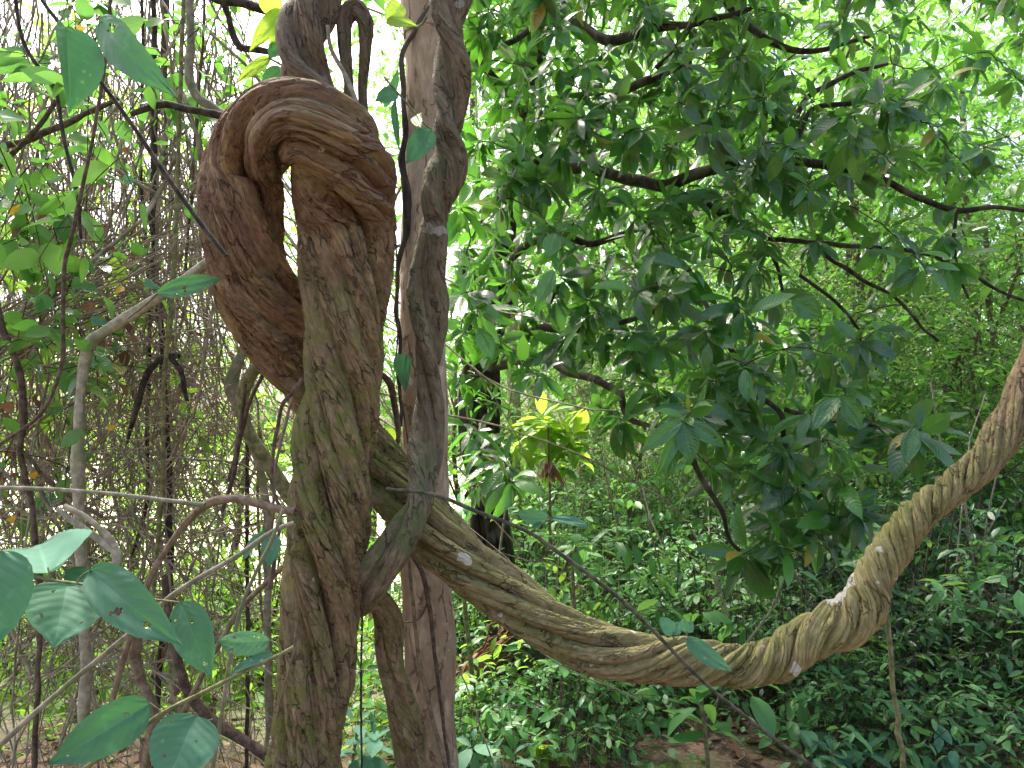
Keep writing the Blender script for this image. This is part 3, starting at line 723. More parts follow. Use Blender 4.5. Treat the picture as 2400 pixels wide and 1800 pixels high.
# ------------------------------------------------------------------ hero leaves
def hero(parent, name, base, tip, db, dt, wpx, tilt=0., fold=.18, bend=.35, seed=0, mat='hero', prof=prof_ov, holes=3, petiole=None, twist=0., label=None):
    """one big leaf traced base->tip; tilt turns its face away from the viewer about the midrib"""
    rg = np.random.RandomState(seed)
    b = P(base[0], base[1], db); t = P(tip[0], tip[1], dt)
    dr = t - b
    L0 = np.linalg.norm(dr); dr = dr/L0
    ch = math.sin(bend/2)/(bend/2) if abs(bend) > .01 else 1
    L = L0/ch
    view = nrmz(CAM - (b+t)/2)
    nrm = nrmz(view - dr*view.dot(dr))
    sd = np.cross(dr, nrm)
    nrm = nrm*math.cos(tilt) + sd*math.sin(tilt)
    # start heading is the chord rotated back by half the bend
    upv = np.cross(np.cross(dr, nrm), dr)
    d0 = dr*math.cos(bend/2) + upv*math.sin(bend/2)
    us = np.linspace(0, 1, 49); vs = np.linspace(-1, 1, 25)
    Wd = wpx*(db+dt)/2/F*1.02
    uu, vv = np.meshgrid(us, vs, indexing='ij')
    wav = L*.012*np.sin(uu*9+seed)*np.abs(vv)**2 + L*.006*np.cos((uu*8-np.abs(vv)*1.8)*2*pi)*np.abs(vv)*(1-np.abs(vv)**3)*.6 + L*.02*pnoise(np.stack([uu*3, vv*2, uu*0+seed], -1))
    wav = wav + twist*L*vv*uu*prof(uu)*.3
    bt = Batch()
    pr = lambda u: np.clip(prof(u) + .012*np.sin(u*70+seed)*(u > .05)*(u < .95), 0, 2)
    leaves(bt, b[None], d0[None], nrm[None], np.array([L]), np.array([Wd]), np.array([bend]), np.array([fold]), us, vs, pr, wav[None, :, :, None])
    if holes:
        fc = bt.Fc[0]
        uc = uu.ravel()[fc].mean(1); vc = vv.ravel()[fc].mean(1)
        keep = np.ones(len(fc), bool)
        for _ in range(holes):
            hu, hv = rg.uniform(.15, .9), rg.uniform(-1, 1)*(1 if rg.rand() < .5 else .7)
            rr = rg.uniform(.012, .034)
            keep &= ((uc-hu)**2 + ((vc-hv)*Wd/L/2)**2) > rr**2
        bt.Fc[0] = fc[keep]
    o = bt.build(name, M[mat], parent)
    if label:
        o['label'] = label
    return o


def climber(label, cat, stems, lv, mat='hero', stemmat='green_stem', d=1.3, name='broadleaf_climber'):
    org = ppts(stems[0][0], d, stems[0][1])[0, :3]
    e = empty(name, org); tag(e, label, cat)
    for i, (rows, w) in enumerate(stems):
        stem('stem', rows, d, w, stemmat, None, None, parent=e, sides=10, rough=.06, seed=70+i)
    for i, a in enumerate(lv):
        a = dict(a); hero(e, 'leaf', seed=a.pop('seed', i*7+len(lv)), mat=a.pop('mat', mat), **a)
    return e


climber('leafy climber with six large bluish green leaves fanned at the lower corner', 'plant',
    [([(-90, 1320, 9), (0, 1322, 9), (54, 1341, 8), (110, 1358, 8), (163, 1366, 8), (205, 1372, 8), (248, 1390, 7), (330, 1402, 6), (420, 1412, 5)], 8), ([(178, 1368, 4), (190, 1350, 4), (213, 1337, 4)], 4), ([(118, 1358, 4), (114, 1340, 4), (112, 1330, 3)], 4), ([(20, 1322, 5), (12, 1305, 5), (4, 1290, 4)], 4)],
    [dict(base=(4, 1290), tip=(-34, 1545), db=1.22, dt=1.15, wpx=165, tilt=.25, bend=.4, holes=2),
     dict(base=(113, 1345), tip=(92, 1283), db=1.3, dt=1.62, wpx=215, tilt=.05, bend=.3, fold=.25, mat='heropale', holes=0),
     dict(base=(158, 1370), tip=(126, 1520), db=1.29, dt=1.2, wpx=170, tilt=-.1, bend=.35, holes=4),
     dict(base=(213, 1337), tip=(427, 1512), db=1.3, dt=1.22, wpx=112, tilt=.2, bend=.55, holes=3),
     dict(base=(424, 1412), tip=(496, 1588), db=1.32, dt=1.28, wpx=92, tilt=.15, bend=.45, holes=4, mat='hero'),
     dict(base=(220, 1372), tip=(150, 1334), db=1.36, dt=1.4, wpx=52, tilt=.4, bend=.3, holes=1)])
climber('slanting climber stem carrying big blue-green leaves along the bottom edge', 'plant',
    [([(690, 1515, 8), (658, 1533, 9), (560, 1580, 9), (470, 1626, 10), (380, 1672, 11), (285, 1742, 11), (199, 1802, 12), (100, 1880, 12)], 10), ([(385, 1670, 4), (368, 1660, 4), (351, 1648, 4)], 4), ([(500, 1685, 3), (480, 1690, 4), (459, 1679, 4)], 4), ([(660, 1532, 3), (650, 1510, 3), (633, 1500, 3)], 3)],
    [dict(base=(351, 1648), tip=(110, 1792), db=1.3, dt=1.2, wpx=112, tilt=-.2, bend=.4, holes=2),
     dict(base=(461, 1677), tip=(385, 1850), db=1.28, dt=1.2, wpx=152, tilt=.1, bend=.35, holes=5),
     dict(base=(633, 1500), tip=(508, 1502), db=1.32, dt=1.34, wpx=62, tilt=-.5, bend=.6, mat='heropale', holes=5),
     dict(base=(640, 1534), tip=(534, 1586), db=1.31, dt=1.31, wpx=36, tilt=.9, bend=.5, holes=0),
     dict(base=(640, 1252), tip=(632, 1330), db=1.9, dt=1.86, wpx=46, tilt=.3, bend=.3, holes=1),
     dict(base=(622, 1245), tip=(566, 1318), db=2.0, dt=2.0, wpx=34, tilt=.9, bend=.4, holes=0)])
climber('dark slanting stem with two large hazy leaves hanging at the top corner', 'plant',
    [([(70, -60, 8), (98, 0, 9), (150, 68, 10), (200, 140, 10), (239, 196, 10), (280, 250, 10), (344, 344, 11), (410, 440, 11), (478, 534, 11), (530, 600, 10)], 10), ([(214, 160, 4), (222, 100, 4), (235, 52, 4)], 4), ([(150, 70, 4), (152, 62, 4), (155, 66, 4)], 4)],
    [dict(base=(152, 66), tip=(162, 266), db=1.25, dt=1.22, wpx=150, tilt=-.55, bend=.25, fold=.75, holes=0),
     dict(base=(235, 50), tip=(414, 228), db=1.3, dt=1.2, wpx=92, tilt=.25, bend=.5, holes=3)], stemmat='dark_stem')
climber('palm-like shoot of bright lime backlit leaves at the top beside the twisted vine', 'plant',
    [([(720, -40, 8), (690, 0, 9), (664, 22, 9)], 9), ([(700, 200, 6), (670, 160, 6), (630, 136, 5)], 6)],
    [dict(base=(664, 24), tip=(584, 122), db=2.6, dt=2.5, wpx=44, tilt=.2, bend=.4, holes=0),
     dict(base=(660, 20), tip=(600, -10), db=2.6, dt=2.55, wpx=52, tilt=-.3, bend=.3, holes=0),
     dict(base=(664, 26), tip=(634, 112), db=2.6, dt=2.6, wpx=34, tilt=.4, bend=.3, holes=0),
     dict(base=(630, 136), tip=(553, 196), db=2.6, dt=2.5, wpx=30, tilt=.2, bend=.5, holes=0),
     dict(base=(660, 160), tip=(612, 196), db=2.62, dt=2.6, wpx=34, tilt=.2, bend=.4, holes=0, mat='hero'),
     dict(base=(672, 90), tip=(628, 140), db=2.62, dt=2.6, wpx=40, tilt=.5, bend=.4, holes=0, mat='hero')], mat='herolime', d=2.6)
climber('ragged mid-green leaf with holes lying level against the side of the loop', 'plant',
    [([(300, 745, 5), (340, 715, 5), (369, 688, 5)], 5)],
    [dict(base=(369, 688), tip=(520, 652), db=2.0, dt=1.95, wpx=48, tilt=-.2, bend=.3, holes=7, prof=prof_ell)], d=2.0)
climber('sprig of dark glossy leaves hanging between the loop and the pale trunk', 'plant',
    [([(900, 180, 5), (930, 215, 5), (960, 250, 5), (985, 280, 5), (1011, 304, 5)], 5), ([(1000, 40, 6), (985, 60, 6), (950, 72, 6), (948, 90, 6)], 6)],
    [dict(base=(1011, 304), tip=(951, 384), db=2.25, dt=2.2, wpx=56, tilt=.1, bend=.4, holes=0, mat='hero'),
     dict(base=(975, 270), tip=(988, 300), db=2.3, dt=2.2, wpx=30, tilt=.2, bend=.4, holes=0, mat='herolime'),
     dict(base=(930, 215), tip=(878, 238), db=2.3, dt=2.25, wpx=38, tilt=.3, bend=.4, holes=0),
     dict(base=(925, 235), tip=(938, 356), db=2.3, dt=2.3, wpx=22, tilt=.7, bend=.3, holes=0),
     dict(base=(905, 50), tip=(980, 62), db=2.3, dt=2.25, wpx=28, tilt=-.5, bend=.4, holes=0, mat='herolime'),
     dict(base=(940, 10), tip=(905, 48), db=2.35, dt=2.3, wpx=46, tilt=.1, bend=.3, holes=0, mat='herolime'),
     dict(base=(900, 250), tip=(935, 160), db=2.4, dt=2.4, wpx=26, tilt=.5, bend=.3, holes=0),
     dict(base=(950, 830), tip=(950, 920), db=2.35, dt=2.35, wpx=34, tilt=.5, bend=.3, holes=0),
     dict(base=(945, 830), tip=(938, 890), db=2.4, dt=2.38, wpx=44, tilt=-.2, bend=.3, holes=0),
     dict(base=(905, 1000), tip=(925, 1040), db=2.5, dt=2.5, wpx=34, tilt=.4, bend=.3, holes=0, mat='herolime')], d=2.3)
climber('pair of pale leaves growing on stalks from the diagonal cable-like vine', 'plant',
    [([(1240, 1247, 4), (1265, 1232, 4), (1294, 1214, 4)], 4), ([(1197, 1224, 3), (1205, 1212, 3), (1212, 1205, 3)], 3)],
    [dict(base=(1285, 1214), tip=(1205, 1200), db=2.1, dt=2.08, wpx=40, tilt=-.5, bend=.4, holes=1, prof=prof_ov),
     dict(base=(1294, 1214), tip=(1386, 1236), db=2.1, dt=2.05, wpx=26, tilt=-.6, bend=.5, holes=0),
     dict(base=(1270, 1226), tip=(1243, 1236), db=2.1, dt=2.08, wpx=16, tilt=-.5, bend=.3, holes=0)], mat='heropale', d=2.1)
climber('single large leaf draped over the lowest part of the sagging stem', 'plant',
    [([(1592, 1500, 5), (1600, 1494, 5), (1611, 1496, 5)], 4)],
    [dict(base=(1611, 1496), tip=(1718, 1574), db=2.12, dt=2.05, wpx=46, tilt=.35, bend=.55, holes=1)], mat='heropale', d=2.12)
climber('small shoot with two pale upright leaves on top of the sagging stem', 'plant',
    [([(1580, 1500, 4), (1578, 1488, 4), (1577, 1480, 4)], 4), ([(1612, 1500, 4), (1610, 1488, 4), (1610, 1480, 4)], 4)],
    [dict(base=(1578, 1486), tip=(1545, 1446), db=2.2, dt=2.2, wpx=36, tilt=.3, bend=.3, holes=0), dict(base=(1578, 1486), tip=(1594, 1458), db=2.2, dt=2.25, wpx=26, tilt=.3, bend=.3, holes=0),
     dict(base=(1610, 1482), tip=(1602, 1446), db=2.22, dt=2.2, wpx=28, tilt=-.4, bend=.3, holes=0), dict(base=(1610, 1482), tip=(1622, 1456), db=2.22, dt=2.25, wpx=22, tilt=.3, bend=.3, holes=0)], mat='heropale', d=2.2)

# small leaves caught in the thicket
for i, (x, y, x2, y2, w, mt, lab) in enumerate([
        (22, 500, 48, 478, 16, 'yellow', 'yellow leaf among green leaves near the side edge below the folded leaf'), (290, 672, 268, 690, 14, 'yellow', 'small yellow leaf stuck in the tangle beside the ragged leaf'), (72, 1118, 88, 1104, 18, 'yellow', 'yellow leaf at the zigzag stem above the level grey stem'), (20, 1222, 40, 1206, 16, 'yellow', 'yellow leaf under the level grey stem'),
        (252, 1004, 276, 996, 14, 'yellow', 'orange yellow leaf beside the blackened dead branch'), (180, 66, 206, 64, 16, 'yellow', 'orange leaf between the two big top leaves'),
        (8, 960, 34, 940, 34, 'deadleaf', 'curled brown dead leaf caught at the side edge'), (196, 726, 222, 708, 18, 'deadleaf', 'shrivelled brown leaf hooked above the knee of the bent stem'), (290, 356, 300, 346, 20, 'deadleaf', 'narrow brown leaf hanging near the dark slanting stem'),
        (345, 1740, 330, 1800, 22, 'deadleaf', 'dark red dead leaf folded between the two lowest leaves'), (232, 1770, 270, 1740, 30, 'deadleaf', 'reddish dead leaf behind the lowest leaf'),
        (290, 418, 324, 424, 22, 'heropale', 'grey leaf seen edge-on in the twig tangle'), (340, 660, 382, 678, 18, 'heropale', 'pale underside leaf just before the ragged leaf'), (212, 748, 258, 756, 22, 'heropale', 'pale leaf resting above the knee of the bent stem')]):
    hero(None, 'loose_leaf', (x, y), (x2, y2), 2.6, 2.55, w, tilt=.2, bend=.6, seed=90+i, mat=mt, holes=0)
    o = bpy.context.scene.objects[[q.name for q in COL.objects if q.name.startswith('loose_leaf')][-1]]
    tag(o, lab, 'leaf')

# ------------------------------------------------------------------ evergreen tree
ev = empty('evergreen_tree', [1.3, 5.6, float(gz(1.3, 5.6))])
tag(ev, 'broad evergreen with dark crooked branches and drooping whorls of big glossy leaves', 'tree')
p = np.array([[P(1165, 1500, 5.6)[0], 5.6, -.1, .19], list(P(1160, 1330, 5.6)) + [.12], list(P(1140, 1120, 5.6)) + [.105], list(P(1124, 960, 5.6)) + [.115], list(P(1126, 850, 5.6)) + [.10], list(P(1180, 640, 5.5)) + [.08], list(P(1200, 420, 5.4)) + [.075], list(P(1250, 100, 5.3)) + [.09], list(P(1290, -400, 5.2)) + [.06]])
bt = Batch(); bt.add(*tube(p, n=160, sides=28, rough=.2, seed=201, knots=.5))
for j in range(7):   # buttressed, splintered bark
    a = j*.9
    q = p[1:6].copy(); q[:, 0] += math.cos(a)*.10; q[:, 1] += math.sin(a)*.10; q[:, 3] *= .35
    bt.add(*tube(q, n=70, sides=8, rough=.3, seed=210+j))
bt.build('trunk', M['dark_bark'], ev)
BR = [  # rows px,py,w,depth
 [(1250, 300, 22, 5.2), (1180, 200, 16, 4.6), (1104, 127, 12, 4.2)], [(1120, 120, 12, 4.2), (1209, 92, 14, 4.4), (1260, 50, 15, 4.6), (1330, -40, 18, 5)],
 [(1290, -60, 26, 5.2), (1316, 13, 25, 4.9), (1380, 70, 25, 4.5), (1437, 95, 24, 4.3), (1538, 63, 20, 4.1), (1640, 60, 14, 4), (1760, 20, 10, 4)], [(1538, 160, 12, 4.1), (1592, 104, 14, 4), (1640, 32, 12, 3.9), (1700, -60, 12, 3.9)],
 [(1190, 500, 28, 5.4), (1240, 396, 24, 4.8), (1316, 342, 23, 4.5), (1364, 310, 22, 4.3), (1437, 234, 20, 4.1), (1544, 177, 18, 3.9), (1620, 140, 12, 3.8)],
 [(1200, 420, 34, 5.4), (1285, 389, 30, 4.9), (1411, 402, 28, 4.5), (1500, 425, 27, 4.3), (1554, 434, 28, 4.2), (1633, 408, 26, 4.1), (1700, 389, 24, 4), (1800, 380, 21, 4), (1880, 383, 19, 4), (1969, 392, 18, 4), (2064, 418, 17, 4), (2143, 459, 15, 4), (2244, 494, 13, 4), (2333, 484, 10, 4), (2460, 500, 8, 4)],
 [(1640, -60, 18, 4.6), (1747, 54, 16, 4.4), (1811, 101, 15, 4.3), (1858, 117, 14, 4.3), (1921, 117, 12, 4.3), (2048, 82, 8, 4.3)],
 [(1860, 290, 14, 4.2), (1890, 231, 13, 4.2), (1969, 184, 12, 4.2), (2080, 150, 8, 4.2)], [(1840, 390, 14, 4), (1880, 300, 13, 4.1), (1896, 263, 12, 4.1), (1985, 244, 11, 4.1), (2080, 235, 8, 4.1)],
 [(1140, 850, 26, 5.4), (1190, 794, 22, 4.8), (1240, 776, 20, 4.4), (1285, 769, 19, 4.2), (1350, 775, 18, 4), (1411, 766, 14, 3.9), (1560, 720, 11, 3.7), (1640, 690, 8, 3.6)],
 [(1150, 860, 24, 5.4), (1275, 845, 19, 4.6), (1364, 880, 19, 4.2), (1420, 905, 19, 4), (1453, 921, 18, 3.9), (1468, 968, 14, 3.8), (1530, 1000, 10, 3.6), (1600, 990, 8, 3.4)],
 [(1180, 620, 22, 5.4), (1260, 560, 18, 4.9), (1307, 544, 17, 4.7), (1380, 570, 16, 4.6), (1459, 551, 15, 4.5), (1560, 500, 12, 4.4)],
 [(1480, 425, 16, 4.4), (1640, 470, 15, 4.2), (1720, 520, 14, 4.1), (1780, 560, 12, 4.1), (1820, 620, 10, 4.1), (1835, 690, 8, 4)],
 [(1800, 560, 10, 4.2), (1921, 570, 12, 4.2), (2016, 579, 12, 4.2), (2143, 589, 11, 4.2), (2238, 620, 10, 4.2), (2333, 677, 8, 4.2), (2440, 720, 6, 4.2)], [(1921, 590, 10, 4.2), (2016, 652, 9, 4.2), (2111, 709, 8, 4.2), (2143, 747, 8, 4.2), (2200, 800, 6, 4.2)],
 [(1874, 645, 8, 3.9), (1969, 718, 8, 3.9), (2016, 775, 7, 3.9)], [(2244, 494, 8, 4), (2235, 563, 8, 4), (2244, 627, 7, 4), (2270, 700, 6, 4)],
 [(1640, 690, 12, 3.6), (1720, 830, 13, 3.4), (1779, 927, 13, 3.3), (1833, 975, 12, 3.2), (1839, 1025, 12, 3.2), (1860, 1100, 10, 3.1), (1900, 1180, 8, 3.1), (1850, 1290, 6, 3.1)],
 [(1590, 1000, 11, 3.3), (1627, 1084, 13, 3.2), (1655, 1140, 13, 3.2), (1687, 1189, 12, 3.2), (1720, 1280, 9, 3.2), (1760, 1300, 7, 3.1)],
 [(1839, 960, 12, 3.2), (1930, 985, 9, 3.1), (2029, 992, 8, 3.0), (2100, 1012, 8, 3.0), (2152, 1018, 7, 2.9)],
 [(1900, 1180, 8, 3.1), (1960, 1140, 8, 3.05), (2010, 1150, 7, 3.0)], [(1140, 980, 20, 5.4), (1130, 1030, 12, 4.4), (1170, 1090, 9, 3.8), (1200, 1130, 8, 3.4)],
 [(1130, 840, 20, 5.3), (1100, 760, 12, 4.4), (1085, 690, 9, 3.8), (1090, 600, 7, 3.5)], [(1290, -300, 30, 5.2), (1500, -250, 24, 4.6), (1800, -280, 20, 4.2), (2100, -200, 16, 4.2), (2400, -150, 12, 4.2)],
]
HUBS = [(1130, 880, 4.3), (1160, 930, 4.4), (1095, 930, 4.4), (1120, 1010, 4.3), (1075, 870, 4.3), (1140, 800, 4.2), (1180, 720, 4.4), (1210, 640, 4.4), (1160, 560, 4.6), (1240, 540, 4.6), (1200, 470, 4.6), (1180, 820, 4.0), (1080, 800, 4.0), (1220, 760, 4.2), (1150, 1100, 4.0), (1100, 1000, 4.4), (1190, 1040, 4.2), (1260, 440, 4.6), (1220, 350, 4.6), (1210, 250, 4.6), (1240, 60, 4.6), (1210, 140, 4.6), (1300, 545, 3.5), (1305, 640, 3.5), (1110, 640, 3.3), (1120, 730, 3.2), (1080, 690, 3.1), (1190, 410, 3.6), (1080, 490, 3.3), (1130, 520, 3.6), (1230, 430, 3.7), (1480, 340, 3.6), (1520, 300, 3.5), (1480, 480, 3.6), (1400, 440, 3.8), (1660, 540, 3.4), (1700, 600, 3.4), (1560, 690, 3.3), (1490, 690, 3.3), (1600, 640, 3.3), (1420, 640, 3.6), (1380, 740, 3.6),
 (1760, 740, 3.2), (1730, 690, 3.3), (1830, 700, 3.5), (1770, 870, 3.1), (1740, 850, 3.1), (1660, 890, 3.2), (1700, 930, 3.2), (1980, 910, 3.0), (1950, 830, 3.2), (2010, 800, 3.4), (1605, 985, 2.9), (1620, 970, 3.0), (1560, 960, 3.3), (1850, 1060, 3.0), (1800, 1040, 3.1), (1870, 1150, 3.0), (1780, 1120, 3.1), (1960, 1110, 2.9), (2010, 1190, 2.85), (1980, 1220, 2.9), (1740, 1300, 3.0), (1790, 1290, 3.0), (1850, 1290, 2.95), (1920, 1260, 3.0), (1900, 1210, 3.0), (1810, 1230, 3.1),
 (2160, 1005, 2.85), (2120, 1000, 3.0), (2050, 1000, 3.0), (1265, 880, 3.6), (1240, 870, 3.8), (1400, 950, 3.6), (1440, 990, 3.5), (1200, 1130, 3.2), (1180, 1080, 3.4), (1120, 1050, 3.6), (1110, 1140, 3.6), (1150, 60, 3.9), (1300, 130, 3.8), (1340, 200, 3.8), (1450, 250, 3.6), (1600, 150, 3.6), (1580, 260, 3.5), (1750, 130, 3.6), (1800, 230, 3.5), (1850, 350, 3.4), (1790, 330, 3.5), (1990, 330, 3.5), (2120, 230, 3.6), (2100, 390, 3.5), (2200, 300, 3.6), (2320, 340, 3.4), (2290, 420, 3.5), (1900, 440, 3.5), (1960, 500, 3.7), (1660, 330, 3.5), (1700, 250, 3.6), (1250, 280, 3.9), (1180, 250, 4), (1120, 330, 3.8), (1130, 200, 4), (1230, 150, 4), (1400, 150, 4), (1520, 30, 4), (1820, 30, 4), (1640, 60, 3.9),
 (1550, 800, 3.4), (1650, 780, 3.3), (1480, 780, 3.6), (1850, 820, 3.2), (1690, 1010, 3.2), (1900, 960, 3.1)]
rg = np.random.RandomState(21)
lowx = [1040, 1150, 1250, 1400, 1500, 1600, 1700, 1850, 2000, 2080, 2150, 2400]
lowy = [840, 830, 820, 860, 920, 980, 1180, 1240, 1150, 900, 660, 520]
cnt = 0
while cnt < 800:
    x = rg.uniform(1060, 2560); y = rg.uniform(-420, 1250)
    if y > np.interp(x, lowx, lowy): continue
    if x > 1850 and rg.rand() < .4: continue
    if 1650 < x < 2050 and 520 < y < 760 and rg.rand() < .6: continue
    if x > 2180 and 150 < y < 560 and rg.rand() < .5: continue
    HUBS.append((x, y, rg.uniform(3.5, 6.2))); cnt += 1
HUBS = np.array(HUBS)
hubw = P(HUBS[:, 0], HUBS[:, 1], HUBS[:, 2])
curves = []
for r in BR:
    q, s = cr(ppts(r, 4, 10), 60); curves.append(q)
allp = np.concatenate([q[:, :3] for q in curves]); own = np.repeat(np.arange(len(BR)), 60)
# every hub hangs from the nearest wood already grown (branch or earlier twig), a little above and behind it
d0 = np.array([np.linalg.norm(allp - h, axis=1).min() for h in hubw])
TW = []
for hi in np.argsort(d0):
    h = hubw[hi]
    dlt = allp - h
    j = np.argmin((dlt**2).sum(1) + .5*np.maximum(0, -dlt[:, 2])*np.linalg.norm(dlt, axis=1))
    a = allp[j]; ln = np.linalg.norm(h-a)
    mid = (a+h)/2 + (np.array([0, 0, .16]) + rg.normal(0, .1, 3))*ln
    tt = np.linspace(0, 1, 10)[:, None]
    path = (1-tt)**2*a + 2*tt*(1-tt)*mid + tt**2*h
    path[1:-1] += rg.normal(0, .012, (8, 3))*ln
    TW.append((own[j], hi, path, ln))
    allp = np.concatenate([allp, path[2:8]]); own = np.concatenate([own, np.full(6, own[j])])
for bi, r in enumerate(BR):
    tbt = Batch(); lbt = Batch()
    V, fc = tube(ppts(r, 4, 10), sides=10, rough=.16, seed=230+bi, knots=.3); tbt.add(V, fc)
    tw = [q for q in TW if q[0] == bi]
    if tw:
        ids = np.array([q[1] for q in tw]); path = np.array([q[2] for q in tw]); ln = np.array([q[3] for q in tw]); h = hubw[ids]
        V, fc = hair(path, np.clip(ln*.010, .0035, .014), 5); tbt.add(V, fc)
        ax = nrmz(path[:, -1]-path[:, -3]) + rg.normal(0, .25, h.shape) + np.array([0, -.35, .1])
        near3 = HUBS[ids, 2] < 3.65
        for sel, us in ((near3, U_MID), (~near3, U_LO)):
            if sel.any():
                L = rg.uniform(.13, .19, sel.sum())
                rosettes(lbt, h[sel], ax[sel], 11, L, rg, ratio=.37, us=us, skip=.1)
                # looser whorls a little back along the twig
                rosettes(lbt, path[sel, 7], ax[sel], 5, L*.9, rg, ratio=.37, us=us, skip=.2, droop=.5)
                far_ = sel & (ln > .3)
                if far_.any():
                    rosettes(lbt, path[far_, 4], ax[far_], 4, np.full(far_.sum(), .14), rg, ratio=.37, us=us, skip=.2, droop=.5)
    b_ = tbt.build('branch', M['dark_bark'], ev)
    lbt.build('foliage', M['ever'], b_)

# traced showpiece leaves on near whorls
for i, (b, t, d, w, mt) in enumerate([((1601, 986), (1622, 1086), 2.85, 54, 'ever'), ((1600, 984), (1500, 1060), 2.85, 40, 'ever'), ((1600, 984), (1535, 1120), 2.86, 34, 'ever'), ((1602, 984), (1700, 1050), 2.85, 42, 'ever'), ((1590, 1000), (1560, 1130), 2.9, 36, 'ever'), ((1300, 545), (1285, 605), 3.4, 42, 'ever'), ((1297, 632), (1262, 712), 3.3, 42, 'ever'), ((1120, 768), (1155, 845), 3.1, 44, 'ever'), ((1745, 865), (1755, 945), 3.0, 34, 'ever'), ((1860, 700), (1925, 745), 3.2, 56, 'ever'), ((2145, 1000), (2122, 1088), 2.8, 42, 'ever'), ((2160, 1010), (2230, 970), 2.8, 50, 'ever'), ((1965, 930), (1905, 1010), 2.9, 42, 'ever'), ((1975, 935), (2020, 1010), 2.9, 40, 'ever')]):
    hero(ev, 'leaf', b, t, d, d-.05, w, tilt=rg.uniform(-.4, .4), bend=rg.uniform(.2, .5), seed=300+i, mat=mt, prof=prof_ell, holes=1 if i % 3 == 0 else 0)

# ------------------------------------------------------------------ background trees
def forest_tree(px, d, wpx, top, label, mat='pale_bark', leafmat='mid', lean=0., crown=None, nsp=140, leafL=.11, seed=0, group=None, K=9, name='forest_tree'):
    rg = np.random.RandomState(seed)
    base = P(px, 1100, d); bz = float(gz(base[0], base[1]))
    e = empty(name, [base[0], base[1], bz]); tag(e, label, 'tree', group)
    r = wpx/2*d/F
    n = 7
    zz = np.linspace(bz-.2, top, n); fr = np.linspace(0, 1, n)
    x = base[0] + lean*(zz-bz) + np.cumsum(rg.normal(0, .05, n)); y = base[1] + np.cumsum(rg.normal(0, .05, n))
    pts = np.stack([x, y, zz, r*(1.15-.6*fr)], 1)
    bt = Batch(); bt.add(*tube(pts, n=90, sides=18, rough=.12, seed=seed, knots=.3))
    cx = np.array([x[-1], y[-1], top])
    cc, cs = crown if crown else ((0, 0, 0), (1.4, 1.2, 1.0))
    cen = cx + np.array(cc)
    nsp = int(nsp*1.9)
    cl = cen + rg.normal(0, .62, (20, 3))*np.array(cs)*1.1
    for c in cl[:9]:   # limbs to the clumps
        i = rg.randint(n//2, n)
        a = pts[min(i, n-1), :3]
        m = (a+c)/2 + rg.normal(0, .15, 3) + [0, 0, .2]
        bt.add(*tube(np.array([list(a)+[r*.4], list(m)+[r*.25], list(c)+[r*.1]]), n=20, sides=7, rough=.15, seed=seed))
    bt.build('trunk', M[mat], e)
    lb, tb = Batch(), Batch()
    ids = rg.randint(0, len(cl), nsp)
    b = cl[ids] + rg.normal(0, .34, (nsp, 3))*np.array(cs)*.75
    dr = nrmz(b - cl[ids] + rg.normal(0, .3, b.shape)) + [0, 0, .15]
    sprays(lb, tb, b, dr, rg.uniform(.35, .8, nsp), K, leafL*rg.uniform(.75, 1.2, nsp), rg)
    build_multi('crown', [(lb, M[leafmat]), (tb, M['twig'])], e)
    return e


forest_tree(1210, 9, 36, 4.8, 'pale mossy straight trunk beyond the dark evergreen trunk', leafmat='mid', crown=((0, 0, .4), (1.2, 1, .9)), nsp=50, seed=401)
forest_tree(1300, 11, 30, 5.2, 'pale bare trunk leaning behind the bright lime shrub', lean=-.16, leafmat='lime', crown=((0, 0, .4), (1.3, 1, .9)), nsp=50, seed=402)
forest_tree(1385, 10, 40, 5.0, 'blotched pale trunk half hidden by feathery foliage', leafmat='mid', crown=((.3, 0, .6), (1.3, 1, .9)), nsp=50, seed=403)
forest_tree(1760, 9.5, 22, 4.6, 'slim brown forest tree behind the hanging evergreen leaves', mat='brown_bark', leafmat='mid', crown=((0, 0, -.6), (2.6, 1.2, 1.9)), nsp=330, seed=404)
forest_tree(2010, 8.5, 18, 4.2, 'slim tree with light green airy crown above the lichen-spotted bend', mat='brown_bark', leafmat='mid2', crown=((0, 0, -.6), (2.0, 1.2, 1.6)), nsp=260, seed=405)
forest_tree(2350, 8, 20, 4.2, 'light green tree at the far side behind the rising end of the twisted vine', mat='brown_bark', leafmat='mid2', crown=((-.3, 0, -.6), (1.8, 1.2, 1.7)), nsp=260, seed=406)
forest_tree(2230, 10.5, 22, 3.4, 'darker tree low behind the rising end of the twisted vine', mat='dark_bark', leafmat='mid', crown=((0, 0, -.9), (2.4, 1.5, 1.5)), nsp=280, seed=407)
forest_tree(1560, 16.5, 24, 8, 'tall grey forest tree filling the gap above the pale trunks', mat='brown_bark', leafmat='mid', crown=((0, 0, -.5), (3.2, 1.6, 2.2)), nsp=360, leafL=.13, seed=408)
forest_tree(2080, 7.2, 10, 2.9, 'feathery pale green sapling tree with tiny leaflets right of the evergreen', mat='brown_bark', leafmat='feather', crown=((-.1, 0, -.35), (1.3, .9, .9)), nsp=320, leafL=.045, K=16, seed=409)
forest_tree(1480, 9.0, 10, 2.2, 'feathery bush-like tree with tiny leaflets around the pale trunks', mat='brown_bark', leafmat='feather', crown=((-.3, 0, -.3), (1.5, .9, .8)), nsp=300, leafL=.05, K=16, seed=410)
